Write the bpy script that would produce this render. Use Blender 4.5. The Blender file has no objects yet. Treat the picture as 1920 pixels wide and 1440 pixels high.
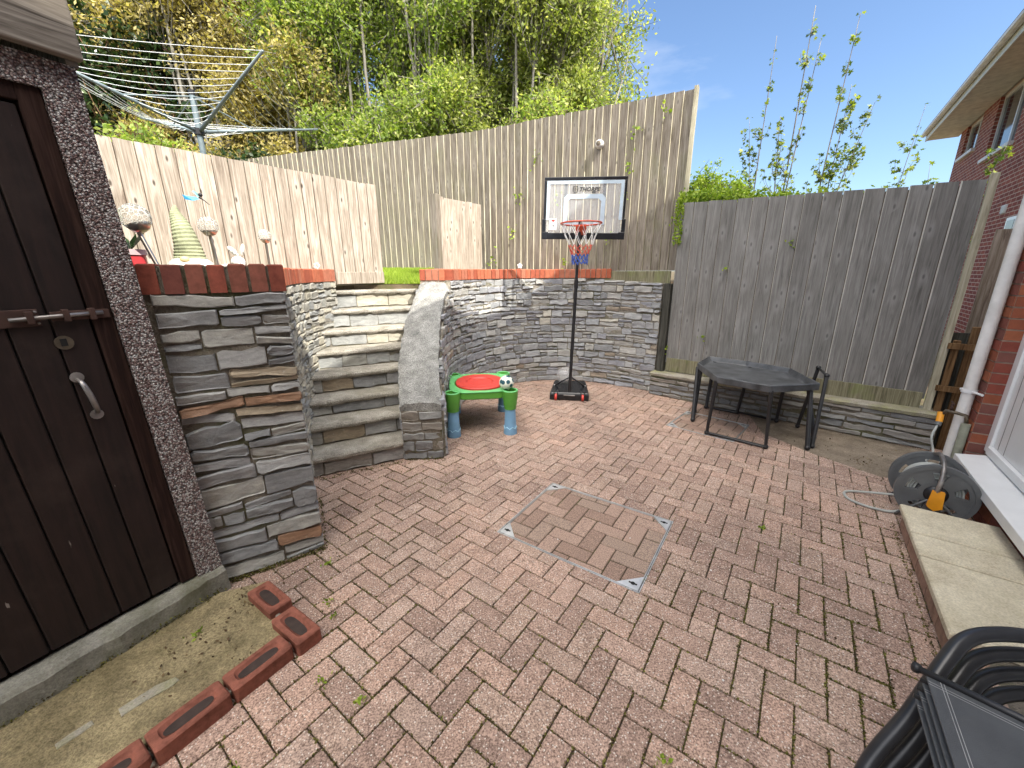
import bpy, math, random
import numpy as np
from math import sin, cos, pi, radians, atan2, sqrt, hypot
from mathutils import Vector, Matrix
random.seed(7); rng = np.random.default_rng(7)
sc = bpy.context.scene
col = sc.collection

# ------------------------------------------------------------------ camera
FPX, TH, RO, CZ = 745.4, 0.2750, -0.0049, 1.594
cam_d = bpy.data.cameras.new('camera'); cam = bpy.data.objects.new('camera', cam_d); col.objects.link(cam)
cam_d.sensor_fit = 'HORIZONTAL'; cam_d.sensor_width = 36.0; cam_d.lens = FPX/1920*36.0
cam_d.clip_start = 0.02; cam_d.clip_end = 3000
rt, up, bk = Vector((1,0,0)), Vector((0, sin(TH), cos(TH))), Vector((0, -cos(TH), sin(TH)))
c_, s_ = cos(RO), sin(RO)
R_ = rt*c_ + up*s_; U_ = up*c_ - rt*s_
cam.matrix_world = Matrix(((R_.x,U_.x,bk.x,0),(R_.y,U_.y,bk.y,0),(R_.z,U_.z,bk.z,CZ),(0,0,0,1)))
sc.camera = cam
# ------------------------------------------------------------------ sky, sun, exposure
EL = 48.0; AZ = (0.665, -0.747)
w = bpy.data.worlds.new('World'); sc.world = w; w.use_nodes = True
nt = w.node_tree; nt.nodes.clear()
sky = nt.nodes.new('ShaderNodeTexSky'); sky.sky_type = 'NISHITA'; sky.sun_disc = False
sky.sun_elevation = radians(EL); sky.sun_rotation = atan2(AZ[0], AZ[1])
sky.air_density = 1.0; sky.dust_density = .9; sky.ozone_density = 4.5
bg = nt.nodes.new('ShaderNodeBackground'); bg.inputs['Strength'].default_value = 0.115
wo = nt.nodes.new('ShaderNodeOutputWorld')
tc = nt.nodes.new('ShaderNodeTexCoord'); mp = nt.nodes.new('ShaderNodeMapping'); mp.inputs['Scale'].default_value = (1.0,1.0,3.2)
nz = nt.nodes.new('ShaderNodeTexNoise'); nz.inputs['Scale'].default_value = 2.1; nz.inputs['Detail'].default_value = 7; nz.inputs['Roughness'].default_value = .55
rp = nt.nodes.new('ShaderNodeValToRGB'); rp.color_ramp.elements[0].position = .52; rp.color_ramp.elements[1].position = .82
rp.color_ramp.elements[1].color = (.55,.55,.55,1)
mx = nt.nodes.new('ShaderNodeMixRGB'); mx.inputs['Color2'].default_value = (5.6,5.7,6.0,1)
# unseen white cloud added overhead and behind the camera for fill light; ahead the sky is nearly clear
sx = nt.nodes.new('ShaderNodeSeparateXYZ'); nt.links.new(tc.outputs['Generated'], sx.inputs[0])
def mth(op, a, b):
    q = nt.nodes.new('ShaderNodeMath'); q.operation = op
    for i_, v_ in enumerate((a, b)):
        if isinstance(v_, float): q.inputs[i_].default_value = v_
        else: nt.links.new(v_.outputs[0] if not isinstance(v_, bpy.types.NodeSocket) else v_, q.inputs[i_])
    return q
cov = mth('ADD', mth('MULTIPLY', sx.outputs[1], -1.1), mth('MULTIPLY', mth('SUBTRACT', sx.outputs[2], .62), 1.9))
cov = mth('ADD', cov, mth('MULTIPLY', mth('SUBTRACT', nz.outputs['Fac'], .5), 2.2)); cov.use_clamp = True
fm = mth('MAXIMUM', cov, rp.outputs[0])
cmix = nt.nodes.new('ShaderNodeMixRGB'); cmix.inputs['Color1'].default_value = (5.6,5.7,6.0,1); cmix.inputs['Color2'].default_value = (35.0,33.2,30.6,1); nt.links.new(cov.outputs[0], cmix.inputs['Fac'])
nt.links.new(cmix.outputs[0], mx.inputs['Color2'])
nt.links.new(tc.outputs['Generated'], mp.inputs[0]); nt.links.new(mp.outputs[0], nz.inputs['Vector'])
nt.links.new(nz.outputs['Fac'], rp.inputs[0]); nt.links.new(fm.outputs[0], mx.inputs['Fac'])
nt.links.new(sky.outputs[0], mx.inputs['Color1']); nt.links.new(mx.outputs[0], bg.inputs[0]); nt.links.new(bg.outputs[0], wo.inputs[0])
sl = bpy.data.lights.new('sun', 'SUN'); sl.energy = 3.6; sl.angle = radians(.53); sl.color = (1,.94,.84)
so = bpy.data.objects.new('sun', sl); col.objects.link(so)
sd = Vector((AZ[0]*cos(radians(EL)), AZ[1]*cos(radians(EL)), sin(radians(EL))))
so.rotation_euler = sd.to_track_quat('Z','Y').to_euler()
sc.view_settings.view_transform = 'Standard'; sc.view_settings.look = 'None'
sc.view_settings.exposure = 1.12; sc.view_settings.gamma = 1.0
sc.cycles.use_denoising = True
sc.cycles.max_bounces = 8; sc.cycles.transparent_max_bounces = 16
try: sc.cycles.sample_clamp_indirect = 6
except Exception: pass

# ------------------------------------------------------------------ material helpers
class NT:
    def __init__(s, name, rough=.8, spec=.3):
        s.m = bpy.data.materials.new(name); s.m.use_nodes = True; s.t = s.m.node_tree
        s.b = s.t.nodes['Principled BSDF']; s.b.inputs['Roughness'].default_value = rough
        s.b.inputs['Specular IOR Level'].default_value = spec
    def n(s, typ, **kw):
        x = s.t.nodes.new('ShaderNode'+typ)
        for k, v in kw.items():
            if hasattr(x, k) and k not in x.inputs: setattr(x, k, v)
            else: s.put(x.inputs[k], v)
        return x
    def put(s, sock, v):
        if isinstance(v, bpy.types.NodeSocket): s.t.links.new(v, sock)
        elif isinstance(v, bpy.types.Node): s.t.links.new(v.outputs[0], sock)
        else:
            if isinstance(v, tuple) and len(v) == 3 and sock.type == 'RGBA': v = (*v, 1)
            sock.default_value = v
    def obj(s, scale=(1,1,1), rnd=False, rot=(0,0,0)):
        c = s.n('TexCoord').outputs['Object']
        if rnd:
            r = s.n('NewGeometry').outputs['Random Per Island']
            mu = s.n('Math', operation='MULTIPLY'); s.put(mu.inputs[0], r); mu.inputs[1].default_value = 53.0
            cx = s.n('CombineXYZ'); 
            for i in range(3): s.put(cx.inputs[i], mu)
            ad = s.n('VectorMath', operation='ADD'); s.put(ad.inputs[0], c); s.put(ad.inputs[1], cx); c = ad.outputs[0]
        m = s.n('Mapping'); s.put(m.inputs['Vector'], c); m.inputs['Scale'].default_value = scale; m.inputs['Rotation'].default_value = rot
        return m.outputs[0]
    def isl(s): return s.n('NewGeometry').outputs['Random Per Island']
    def noise(s, vec, scale=5, detail=4, rough=.6, dist=0):
        x = s.n('TexNoise'); s.put(x.inputs['Vector'], vec); x.inputs['Scale'].default_value = scale
        x.inputs['Detail'].default_value = detail; x.inputs['Roughness'].default_value = rough; x.inputs['Distortion'].default_value = dist
        return x.outputs['Fac']
    def vor(s, vec, scale=5, feature='F1', out='Distance'):
        x = s.n('TexVoronoi'); x.feature = feature; s.put(x.inputs['Vector'], vec); x.inputs['Scale'].default_value = scale
        return x.outputs[out]
    def ramp(s, fac, stops, interp='LINEAR'):
        x = s.n('ValToRGB'); cr = x.color_ramp; cr.interpolation = interp
        while len(cr.elements) < len(stops): cr.elements.new(.5)
        for e, (p, c) in zip(cr.elements, stops):
            e.position = p; e.color = (*c, 1) if isinstance(c, tuple) else (c, c, c, 1)
        s.put(x.inputs[0], fac); return x.outputs[0]
    def mix(s, fac, a, b, mode='MIX'):
        x = s.n('MixRGB', blend_type=mode); s.put(x.inputs[0], fac); s.put(x.inputs[1], a); s.put(x.inputs[2], b); return x.outputs[0]
    def math(s, op, a, b=0.0):
        x = s.n('Math', operation=op); s.put(x.inputs[0], a); s.put(x.inputs[1], b); return x.outputs[0]
    def base(s, c): s.put(s.b.inputs['Base Color'], c); return s
    def bump(s, h, strength=.4, dist=.01):
        x = s.n('Bump'); x.inputs['Strength'].default_value = strength; x.inputs['Distance'].default_value = dist
        s.put(x.inputs['Height'], h); s.t.links.new(x.outputs[0], s.b.inputs['Normal']); return s

def plain(name, c, rough=.5, metal=0, spec=.5, var=.12, bump=0, bscale=60):
    s = NT(name, rough, spec); s.b.inputs['Metallic'].default_value = metal
    v = s.obj(); n = s.noise(v, 7, 5)
    d = tuple(x*(1-var*1.6) for x in c); l = tuple(min(1, x*(1+var)) for x in c)
    s.base(s.ramp(n, [(.3, d), (.7, l)]))
    if bump: s.bump(s.noise(v, bscale, 3), bump, .003)
    return s.m

M = {}
def wood(name, dark, mid, light, scale=1.0, knots=0.0, rough=.85, green=0.0, horiz=False, gc=0.0):
    s = NT(name, rough, .15)
    v = s.obj((1.3,26,22) if horiz else (26*scale, 26*scale, 1.3*scale), rnd=True)
    g = s.noise(v, 2.2, 6, .65, .9)
    c = s.ramp(g, [(.32-gc, tuple(x*.8 for x in dark)), (.5, mid), (.68+gc, tuple(min(.85,x*1.1) for x in light))])
    isl = s.isl(); c = s.mix(.38, c, s.ramp(isl, [(0, (.62,.6,.58)), (.5, (.85,.84,.82)), (1, (1.08,1.06,1.04))]), 'MULTIPLY')
    big = s.noise(s.obj((1.5,1.5,.9), rnd=True), 2, 4)
    c = s.mix(.5, c, s.ramp(big, [(.3, (.6,.58,.55)), (.7, (1.1,1.1,1.1))]), 'MULTIPLY')
    hgt = g
    if knots:
        kv = s.obj((7.5, 0.0, 3.0), rnd=True); k3 = s.n('SeparateXYZ'); s.put(k3.inputs[0], kv); k2 = s.n('CombineXYZ'); s.put(k2.inputs[0], k3.outputs[0]); s.put(k2.inputs[1], k3.outputs[2]); kx = s.n('TexVoronoi'); kx.voronoi_dimensions = '2D'; s.put(kx.inputs['Vector'], k2); kx.inputs['Scale'].default_value = 1.0; kd = kx.outputs['Distance']
        halo = s.ramp(kd, [(.08, 1.0), (.32, 0.0)]); core = s.ramp(kd, [(.035, 1.0), (.09, 0.0)]); ks = s.n('SeparateColor'); s.put(ks.inputs[0], kx.outputs['Color']); kr = s.ramp(ks.outputs[0], [(.45, 0.0), (.62, 1.0)]); halo = s.math('MULTIPLY', halo, kr); core = s.math('MULTIPLY', core, kr)
        c = s.mix(s.math('MULTIPLY', halo, .5), c, light)
        c = s.mix(s.math('MULTIPLY', core, knots), c, tuple(x*.3 for x in dark))
    if green:
        gn = s.noise(s.obj((2,2,1.2)), 1.6, 5, .7); c = s.mix(s.math('MULTIPLY', s.ramp(gn, [(.5, 0.0), (.68, 1.0)]), green), c, (.17,.22,.05))
    s.base(c).bump(hgt, .35, .004); return s.m

def slate(name, ramp_, rough=.55):
    s = NT(name, rough, .35)
    c = s.ramp(s.isl(), ramp_, 'CONSTANT')
    v = s.obj((1,1,1), rnd=True)
    n = s.noise(s.obj((3,3,9), rnd=True), 3.0, 8, .7, .6)
    c = s.mix(.8, c, s.ramp(n, [(.28, (.5,.5,.5)), (.55, (1,1,1)), (.78, (1.5,1.47,1.4))]), 'MULTIPLY')
    rust = s.noise(s.obj((2,2,5), rnd=True), 2.2, 5, .6)
    c = s.mix(s.ramp(rust, [(.66, 0.0), (.80, .4)]), c, (.26,.15,.075))
    lich = s.noise(v, 26, 5, .7); c = s.mix(s.ramp(lich, [(.6, 0.0), (.72, .5)]), c, (.46,.46,.40))
    s.base(c).bump(s.mix(.5, n, s.noise(v, 40, 5)), .7, .012); return s.m

GREY = [(0,(.34,.355,.37)),(.13,(.42,.43,.43)),(.27,(.28,.29,.30)),(.4,(.47,.47,.45)),(.53,(.37,.38,.39)),(.66,(.40,.395,.37)),(.76,(.33,.34,.37)),(.95,(.33,.28,.22)),(.97,(.5,.48,.42))]
M['slate'] = slate('slate', GREY)
M['slate_pillar'] = slate('slate_pillar', [(0,(.27,.275,.28)),(.16,(.34,.34,.335)),(.32,(.22,.225,.23)),(.48,(.35,.345,.32)),(.62,(.28,.28,.285)),(.74,(.30,.245,.175)),(.86,(.32,.315,.30)),(.95,(.27,.16,.10))])
M['slate_low'] = slate('slate_low', [(0,(.26,.265,.26)),(.25,(.32,.31,.29)),(.5,(.21,.215,.22)),(.75,(.27,.25,.22))])
M['slate_pale'] = slate('slate_pale', [(0,(.36,.36,.33)),(.2,(.42,.40,.33)),(.4,(.33,.34,.335)),(.6,(.46,.43,.35)),(.8,(.38,.37,.33))], .7)
def mortar(name, c, moss=.5):
    s = NT(name, .95, .1); v = s.obj(); n = s.noise(v, 22, 7, .7)
    cc = s.ramp(n, [(.25, tuple(x*.45 for x in c)), (.7, c)])
    m_ = s.noise(v, 3.1, 6, .7); cc = s.mix(s.math('MULTIPLY', s.ramp(m_, [(.5, 0.0), (.62, 1.0)]), moss), cc, (.075,.085,.025))
    s.base(cc).bump(n, 1.0, .02); return s.m
M['mortar'] = mortar('mortar', (.36,.33,.28)); M['mortar_dark'] = mortar('mortar_dark', (.24,.21,.17), .6)
def concrete(name, a, b, moss=.4, mc=(.13,.14,.04), spk=.35, bs=.6):
    s = NT(name, .92, .15); v = s.obj(); n = s.noise(v, 6, 9, .72)
    c = s.ramp(n, [(.3, a), (.68, b)])
    sp = s.noise(v, 120, 3, .6); c = s.mix(spk, c, s.ramp(sp, [(.35, (.45,.45,.45)), (.5, (1,1,1)), (.68, (1.55,1.55,1.5))]), 'MULTIPLY')
    m_ = s.noise(v, 2.6, 7, .75); c = s.mix(s.math('MULTIPLY', s.ramp(m_, [(.48, 0.0), (.66, 1.0)]), moss), c, mc)
    s.base(c).bump(s.mix(.5, n, sp), bs, .012); return s.m
M['tread'] = concrete('step_concrete', (.19,.175,.15), (.44,.415,.365), .45, (.15,.14,.085), .6, 1.0)
M['cap'] = concrete('rough_concrete', (.12,.12,.117), (.37,.37,.355), .2, (.14,.14,.09), .85, 1.0)
M['plinth'] = concrete('plinth_concrete', (.13,.125,.10), (.33,.32,.28), .6, (.10,.10,.05))
M['slab_ledge'] = concrete('ledge_slab', (.24,.22,.18), (.40,.37,.31), .6, (.26,.27,.08))
M['sandstone'] = concrete('paving_slab', (.46,.40,.29), (.70,.64,.50), .3, (.38,.34,.22), .3, .5)
M['bed'] = concrete('mossy_concrete', (.13,.105,.06), (.40,.33,.19), .55, (.075,.06,.025), .6, 1.0)
M['patch'] = concrete('soil_concrete', (.13,.105,.08), (.26,.215,.165), .3, (.09,.07,.04), .5)
def paver():
    s = NT('block_paver', .9, .2)
    isl = s.isl()
    c = s.ramp(isl, [(0,(.375,.265,.22)),(.2,(.42,.30,.25)),(.38,(.34,.24,.20)),(.55,(.43,.30,.245)),(.72,(.39,.285,.235)),(.88,(.42,.31,.26))], 'CONSTANT')
    v = s.obj(rnd=True); wv = s.obj()
    big = s.noise(wv, .8, 7, .66); c = s.mix(.9, c, s.ramp(big, [(.32, (.60,.60,.61)), (.5, (.95,.94,.93)), (.68, (1.18,1.15,1.12))]), 'MULTIPLY')
    mid = s.noise(v, 14, 6, .7); c = s.mix(.6, c, s.ramp(mid, [(.3, (.66,.64,.62)), (.7, (1.25,1.25,1.22))]), 'MULTIPLY')
    fine = s.noise(v, 150, 3, .65); c = s.mix(.95, c, s.ramp(fine, [(.36, (.42,.38,.36)), (.5, (1,1,1)), (.64, (1.6,1.6,1.55))]), 'MULTIPLY')
    sp = s.vor(v, 75); c = s.mix(s.ramp(sp, [(.15, .9), (.24, 0.0)]), c, (.74,.69,.62))
    wet = s.noise(wv, 3.3, 6, .75); c = s.mix(s.ramp(wet, [(.56, 0.0), (.75, .45)]), c, (.16,.115,.08))
    s.base(c).bump(fine, .5, .003); return s.m
M['paver'] = paver()
def paver2():
    s = NT('cover_paver', .9, .2); v = s.obj(rnd=True)
    c = s.ramp(s.isl(), [(0,(.29,.20,.16)),(.35,(.37,.26,.21)),(.7,(.32,.235,.19))], 'CONSTANT')
    fine = s.noise(v, 190, 2, .6); c = s.mix(.8, c, s.ramp(fine, [(.36, (.4,.4,.4)), (.5, (1,1,1)), (.66, (1.6,1.6,1.5))]), 'MULTIPLY')
    s.base(c).bump(fine, .5, .003); return s.m
M['paver_dark'] = paver2()
def joint():
    s = NT('joint_sand', .98, .05); v = s.obj(); n = s.noise(v, 60, 4)
    c = s.ramp(n, [(.3, (.035,.025,.018)), (.7, (.11,.085,.06))])
    m_ = s.noise(v, 2.2, 6, .75); c = s.mix(s.ramp(m_, [(.52, 0.0), (.6, .9)]), c, (.075,.085,.02))
    s.base(c).bump(n, 1, .01); return s.m
M['joint'] = joint()
def redbrick(name, stops, smooth=.5):
    s = NT(name, .8, .25); v = s.obj(rnd=True)
    c = s.ramp(s.isl(), stops, 'CONSTANT'); n = s.noise(v, 18, 7, .7)
    c = s.mix(smooth, c, s.ramp(n, [(.3, (.5,.48,.46)), (.55, (1,1,1)), (.75, (1.35,1.3,1.25))]), 'MULTIPLY')
    s.base(c).bump(n, .5, .006); return s.m
M['coping'] = redbrick('coping_brick', [(0,(.40,.11,.06)),(.25,(.46,.145,.08)),(.5,(.35,.095,.055)),(.75,(.43,.16,.10))])
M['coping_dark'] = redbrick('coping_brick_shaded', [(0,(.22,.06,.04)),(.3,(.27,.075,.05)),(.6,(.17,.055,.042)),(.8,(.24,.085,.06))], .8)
M['housebrick'] = redbrick('house_brick', [(0,(.28,.085,.045)),(.2,(.22,.07,.05)),(.4,(.33,.11,.055)),(.6,(.25,.065,.045)),(.8,(.19,.075,.06))])
M['kerb'] = redbrick('loose_brick', [(0,(.22,.075,.055)),(.5,(.26,.095,.065))], 1.0)
M['kerb_dirt'] = plain('brick_frog_dirt', (.055,.035,.028), .7, var=.5)
def brickwall():
    s = NT('brick_wall_far', .85, .2)
    v = s.n('TexCoord').outputs['Object']; sp = s.n('SeparateXYZ'); s.put(sp.inputs[0], v)
    cx = s.n('CombineXYZ'); s.put(cx.inputs[0], s.math('ADD', sp.outputs[0], sp.outputs[1])); s.put(cx.inputs[1], sp.outputs[2])
    b = s.n('TexBrick'); s.put(b.inputs['Vector'], cx); b.inputs['Scale'].default_value = 1
    b.inputs['Brick Width'].default_value = .225; b.inputs['Row Height'].default_value = .075; b.inputs['Mortar Size'].default_value = .007
    b.inputs['Color1'].default_value = (.33,.095,.065,1); b.inputs['Color2'].default_value = (.22,.06,.05,1); b.inputs['Mortar'].default_value = (.55,.42,.34,1)
    n = s.noise(v, 9, 5); c = s.mix(.5, b.outputs['Color'], s.ramp(n, [(.3,(.7,.7,.7)),(.7,(1.2,1.2,1.2))]), 'MULTIPLY')
    s.base(c).bump(s.math('SUBTRACT', 1.0, b.outputs['Fac']), .5, .01); return s.m
M['brickwall'] = brickwall()
M['brick_mortar'] = mortar('brick_mortar', (.46,.38,.31), 0)
def pebbledash():
    s = NT('pebbledash', .8, .35); v = s.obj(); d = s.vor(v, 135); cc = s.vor(v, 135, out='Color')
    sp = s.n('SeparateColor'); s.put(sp.inputs[0], cc)
    c = s.ramp(sp.outputs[0], [(0,(.28,.18,.165)),(.18,(.50,.40,.375)),(.36,(.36,.25,.235)),(.5,(.70,.64,.62)),(.68,(.45,.34,.32)),(.8,(.85,.82,.80))], 'CONSTANT')
    e = s.ramp(d, [(.34, 1.0), (.7, .25)]); c = s.mix(1.0, c, e, 'MULTIPLY')
    s.base(c).bump(s.math('SUBTRACT', 1.0, d), 1.0, .02); return s.m
M['dash'] = pebbledash()
def doorpaint():
    s = NT('dark_door_paint', .6, .3); v = s.obj((20,20,1.6), rnd=True)
    n = s.noise(v, 2, 6, .65, .5); big = s.noise(s.obj(), 3.1, 6, .7)
    c = s.ramp(n, [(.3,(.011,.0072,.0068)),(.7,(.026,.0145,.0125))]); c = s.mix(s.ramp(big, [(.5, 0.0), (.75, .55)]), c, (.05,.034,.028))
    chip = s.noise(s.obj((9,9,2.5)), 3, 3, .5); c = s.mix(s.ramp(chip, [(.735, 0.0), (.75, .8)]), c, (.30,.26,.23))
    s.base(c).bump(n, .4, .004); return s.m
M['door'] = doorpaint()
M['frame_brown'] = wood('brown_frame', (.016,.009,.008), (.030,.015,.012), (.05,.028,.022))
M['fence_pale'] = wood('pale_timber', (.30,.24,.19), (.44,.385,.32), (.58,.53,.465), knots=.95)
M['fence_back'] = wood('weathered_timber', (.165,.14,.112), (.25,.22,.183), (.34,.31,.27), knots=.55, green=.15)
M['fence_grey'] = wood('grey_timber', (.14,.138,.133), (.235,.232,.224), (.31,.307,.30), knots=.55, gc=.10)
M['fence_green'] = wood('mossy_timber', (.17,.155,.10), (.25,.235,.155), (.34,.32,.22), green=.6)
M['fence_dark'] = wood('dark_timber', (.04,.04,.035), (.07,.07,.06), (.11,.11,.095))
M['edge_pale'] = wood('sunlit_sawn_edge', (.40,.37,.27), (.52,.49,.37), (.62,.60,.48))  # pale sawn timber; sunlit brightness of edges and end post put into the colour
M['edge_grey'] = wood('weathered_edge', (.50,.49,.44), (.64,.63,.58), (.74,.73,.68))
M['timber_brown'] = wood('brown_timber', (.10,.055,.025), (.18,.105,.05), (.25,.16,.08))
M['fascia'] = wood('roof_board', (.13,.115,.10), (.26,.235,.205), (.40,.37,.33), horiz=True)
M['white'] = plain('white_upvc', (.78,.79,.80), .25, var=.03)
M['white_old'] = plain('weathered_white_paint', (.76,.75,.73), .55, var=.12, bump=.2)
M['cream'] = plain('cream_paint', (.70,.69,.62), .6, var=.1)
M['black'] = plain('black_plastic', (.018,.018,.02), .42, var=.3)
M['black_gloss'] = plain('black_gloss_plastic', (.016,.017,.02), .22, var=.2)
M['tray'] = plain('tray_plastic', (.085,.09,.097), .33, var=.45, bump=.25, bscale=25)
M['steel'] = plain('brushed_steel', (.62,.58,.52), .28, 1)
M['galv'] = plain('galvanised', (.68,.69,.70), .42, .55, var=.2)
M['alu'] = plain('grey_painted_metal', (.19,.24,.26), .45, .2)
M['cord'] = plain('line_cord', (.74,.78,.80), .6)
M['rust'] = plain('rusty_iron', (.085,.045,.035), .7, .3, var=.4)
M['worn'] = plain('worn_metal', (.33,.31,.30), .42, .75, var=.4)
M['brass'] = plain('old_brass', (.18,.15,.11), .5, .7, var=.4)
M['green_pl'] = plain('green_plastic', (.10,.34,.045), .42, var=.08)
M['green_lt'] = plain('light_green_plastic', (.16,.55,.19), .35, var=.06)
M['blue_pl'] = plain('blue_plastic', (.19,.38,.58), .45, var=.08)
M['blue_lt'] = plain('pale_blue_trim', (.42,.70,.85), .5)
M['red_pl'] = plain('red_plastic', (.62,.06,.045), .4, var=.08)
M['rim'] = plain('orange_red_rim', (.60,.085,.035), .35)
M['net_w'] = plain('white_net', (.78,.78,.76), .8); M['net_r'] = plain('red_net', (.60,.08,.05), .8); M['net_b'] = plain('blue_net', (.05,.11,.42), .8)
M['frost'] = plain('frosted_band', (.50,.60,.70), .35)
M['logo'] = plain('logo_print', (.02,.02,.025), .5)
M['orange'] = plain('orange_plastic', (.80,.33,.02), .4)
M['reel'] = plain('dark_grey_plastic', (.12,.127,.133), .4, var=.15)
M['hose'] = plain('grey_hose', (.42,.44,.42), .5)
M['lag'] = plain('pipe_lagging', (.30,.31,.24), .9, var=.3, bump=.5)
M['chair'] = plain('chair_tube', (.035,.036,.04), .3, .3, var=.3)
M['sling'] = plain('chair_sling', (.075,.08,.088), .6, var=.15, bump=.5, bscale=500)
M['stitch'] = plain('stitching', (.4,.4,.4), .8)
M['gap_shadow'] = plain('gap_shade_strip', (.09,.065,.045), .9)
M['grout'] = plain('dark_gap', (.01,.01,.01), .9)
M['roof'] = plain('roof_tile', (.10,.075,.065), .85, var=.3, bump=.5)
M['soffit'] = plain('soffit_board', (.68,.65,.57), .7, var=.15)
M['straw'] = plain('green_straw', (.33,.36,.22), .9, var=.35, bump=.8, bscale=90)
M['beard'] = plain('white_beard', (.66,.64,.58), .95, var=.2, bump=1, bscale=70)
M['skin'] = plain('wooden_nose', (.70,.55,.28), .6)
M['figure'] = None
def glassm(name, tint=(1,1,1), rough=.02):
    s = NT(name, rough, .5); s.b.inputs['Transmission Weight'].default_value = 1; s.b.inputs['Base Color'].default_value = (*tint,1); s.b.inputs['IOR'].default_value = 1.2
    return s
gl = glassm('crackle_glass', (.95,.96,.95), .04); v = gl.obj(); gl.bump(gl.vor(v, 70, 'DISTANCE_TO_EDGE'), .9, .004); gd = gl.n('BsdfDiffuse'); gd.inputs[0].default_value = (.72,.76,.74,1); gm = gl.n('MixShader'); gl.put(gm.inputs[0], gl.ramp(gl.vor(v, 45, 'DISTANCE_TO_EDGE'), [(.015, .6), (.10, .07)])); gl.t.links.new(gl.b.outputs[0], gm.inputs[1]); gl.t.links.new(gd.outputs[0], gm.inputs[2]); gl.t.links.new(gm.outputs[0], gl.t.nodes['Material Output'].inputs[0]); M['crackle'] = gl.m
def clear(name, alpha, tint=(.9,.95,1)):
    s = NT(name, .08, .6); s.base((*tint,)); s.b.inputs['Alpha'].default_value = alpha; return s.m
M['clear'] = clear('clear_board', .16); M['clearball'] = clear('clear_ball', .35, (.6,.6,.6))
s = NT('window_glass', .06, .8); s.base((.03,.035,.04)); M['pane'] = s.m
def spotted(name, base, spot, scale, th):
    s = NT(name, .6, .3); v = s.obj(); n = s.vor(v, scale); s.base(s.mix(s.ramp(n, [(th, 1.0), (th+.06, 0.0)]), base, spot)); return s.m
M['bunny'] = spotted('painted_resin', (.62,.62,.58), (.16,.16,.15), 55, .25)
M['ballp'] = spotted('patterned_ball', (.78,.80,.70), (.03,.10,.13), 17, .34)
M['boot'] = plain('red_boot', (.62,.06,.07), .3); M['pinkw'] = plain('pale_pink', (.75,.55,.58), .5)
M['wingb'] = plain('blue_enamel', (.02,.22,.42), .3); M['wingl'] = plain('turquoise_enamel', (.35,.72,.74), .3)
def leaf(name, stops, rough=.5, trans=.35):
    s = NT(name, rough, .3); c = s.ramp(s.isl(), stops)
    pn = s.noise(s.obj(), .9, 4, .6); c = s.mix(.7, c, s.ramp(pn, [(.3,(.62,.66,.62)),(.7,(1.3,1.25,1.1))]), 'MULTIPLY')
    s.base(c); t = s.t; tr = s.n('BsdfTranslucent'); s.put(tr.inputs[0], s.mix(1.0, c, (1.5,1.6,.7), 'MULTIPLY'))
    ms = s.n('MixShader'); ms.inputs[0].default_value = trans
    t.links.new(s.b.outputs[0], ms.inputs[1]); t.links.new(tr.outputs[0], ms.inputs[2]); t.links.new(ms.outputs[0], t.nodes['Material Output'].inputs[0]); return s.m
M['leaf_fresh'] = leaf('fresh_leaf', [(0,(.13,.20,.04)),(.45,(.25,.34,.08)),(.8,(.38,.45,.13)),(1,(.50,.50,.20))], .5, .45)
M['leaf_yel'] = leaf('bronze_leaf', [(0,(.20,.17,.06)),(.5,(.44,.37,.15)),(1,(.62,.54,.28))], .5, .42)
M['leaf_fresh2'] = leaf('olive_leaf', [(0,(.15,.19,.05)),(.45,(.28,.34,.09)),(.8,(.42,.46,.16)),(1,(.54,.52,.25))], .5, .45)
M['leaf_dark'] = leaf('dark_leaf', [(0,(.012,.03,.012)),(.7,(.035,.07,.02)),(1,(.13,.17,.07))], .3, .12)
M['leaf_lime'] = leaf('lime_leaf', [(0,(.16,.25,.03)),(.5,(.27,.38,.05)),(1,(.42,.50,.10))])
M['leaf_maple'] = leaf('maple_leaf', [(0,(.06,.10,.04)),(.5,(.13,.19,.05)),(.8,(.32,.38,.06)),(1,(.42,.46,.10))])
def barkm(name, a, b):
    s = NT(name, .9, .1); n = s.noise(s.obj((9,9,1.6)), 3, 6, .7); s.base(s.ramp(n, [(.3,a),(.7,b)])).bump(n, .8, .01); return s.m
M['bark'] = barkm('bark', (.06,.045,.03), (.20,.16,.11)); M['bark_red'] = barkm('reddish_bark', (.10,.055,.03), (.30,.19,.12)); M['bark_pale'] = barkm('pale_bark', (.16,.15,.13), (.34,.32,.28))
s = NT('grass', .9, .1); n = s.noise(s.obj(), 9, 6, .7); s.base(s.ramp(n, [(.3,(.07,.11,.02)),(.6,(.17,.24,.04)),(.8,(.26,.28,.08))])).bump(n,.8,.02); M['grass'] = s.m
M['soil'] = concrete('soil', (.07,.055,.035), (.17,.13,.09), .5, (.10,.14,.03))

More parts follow.
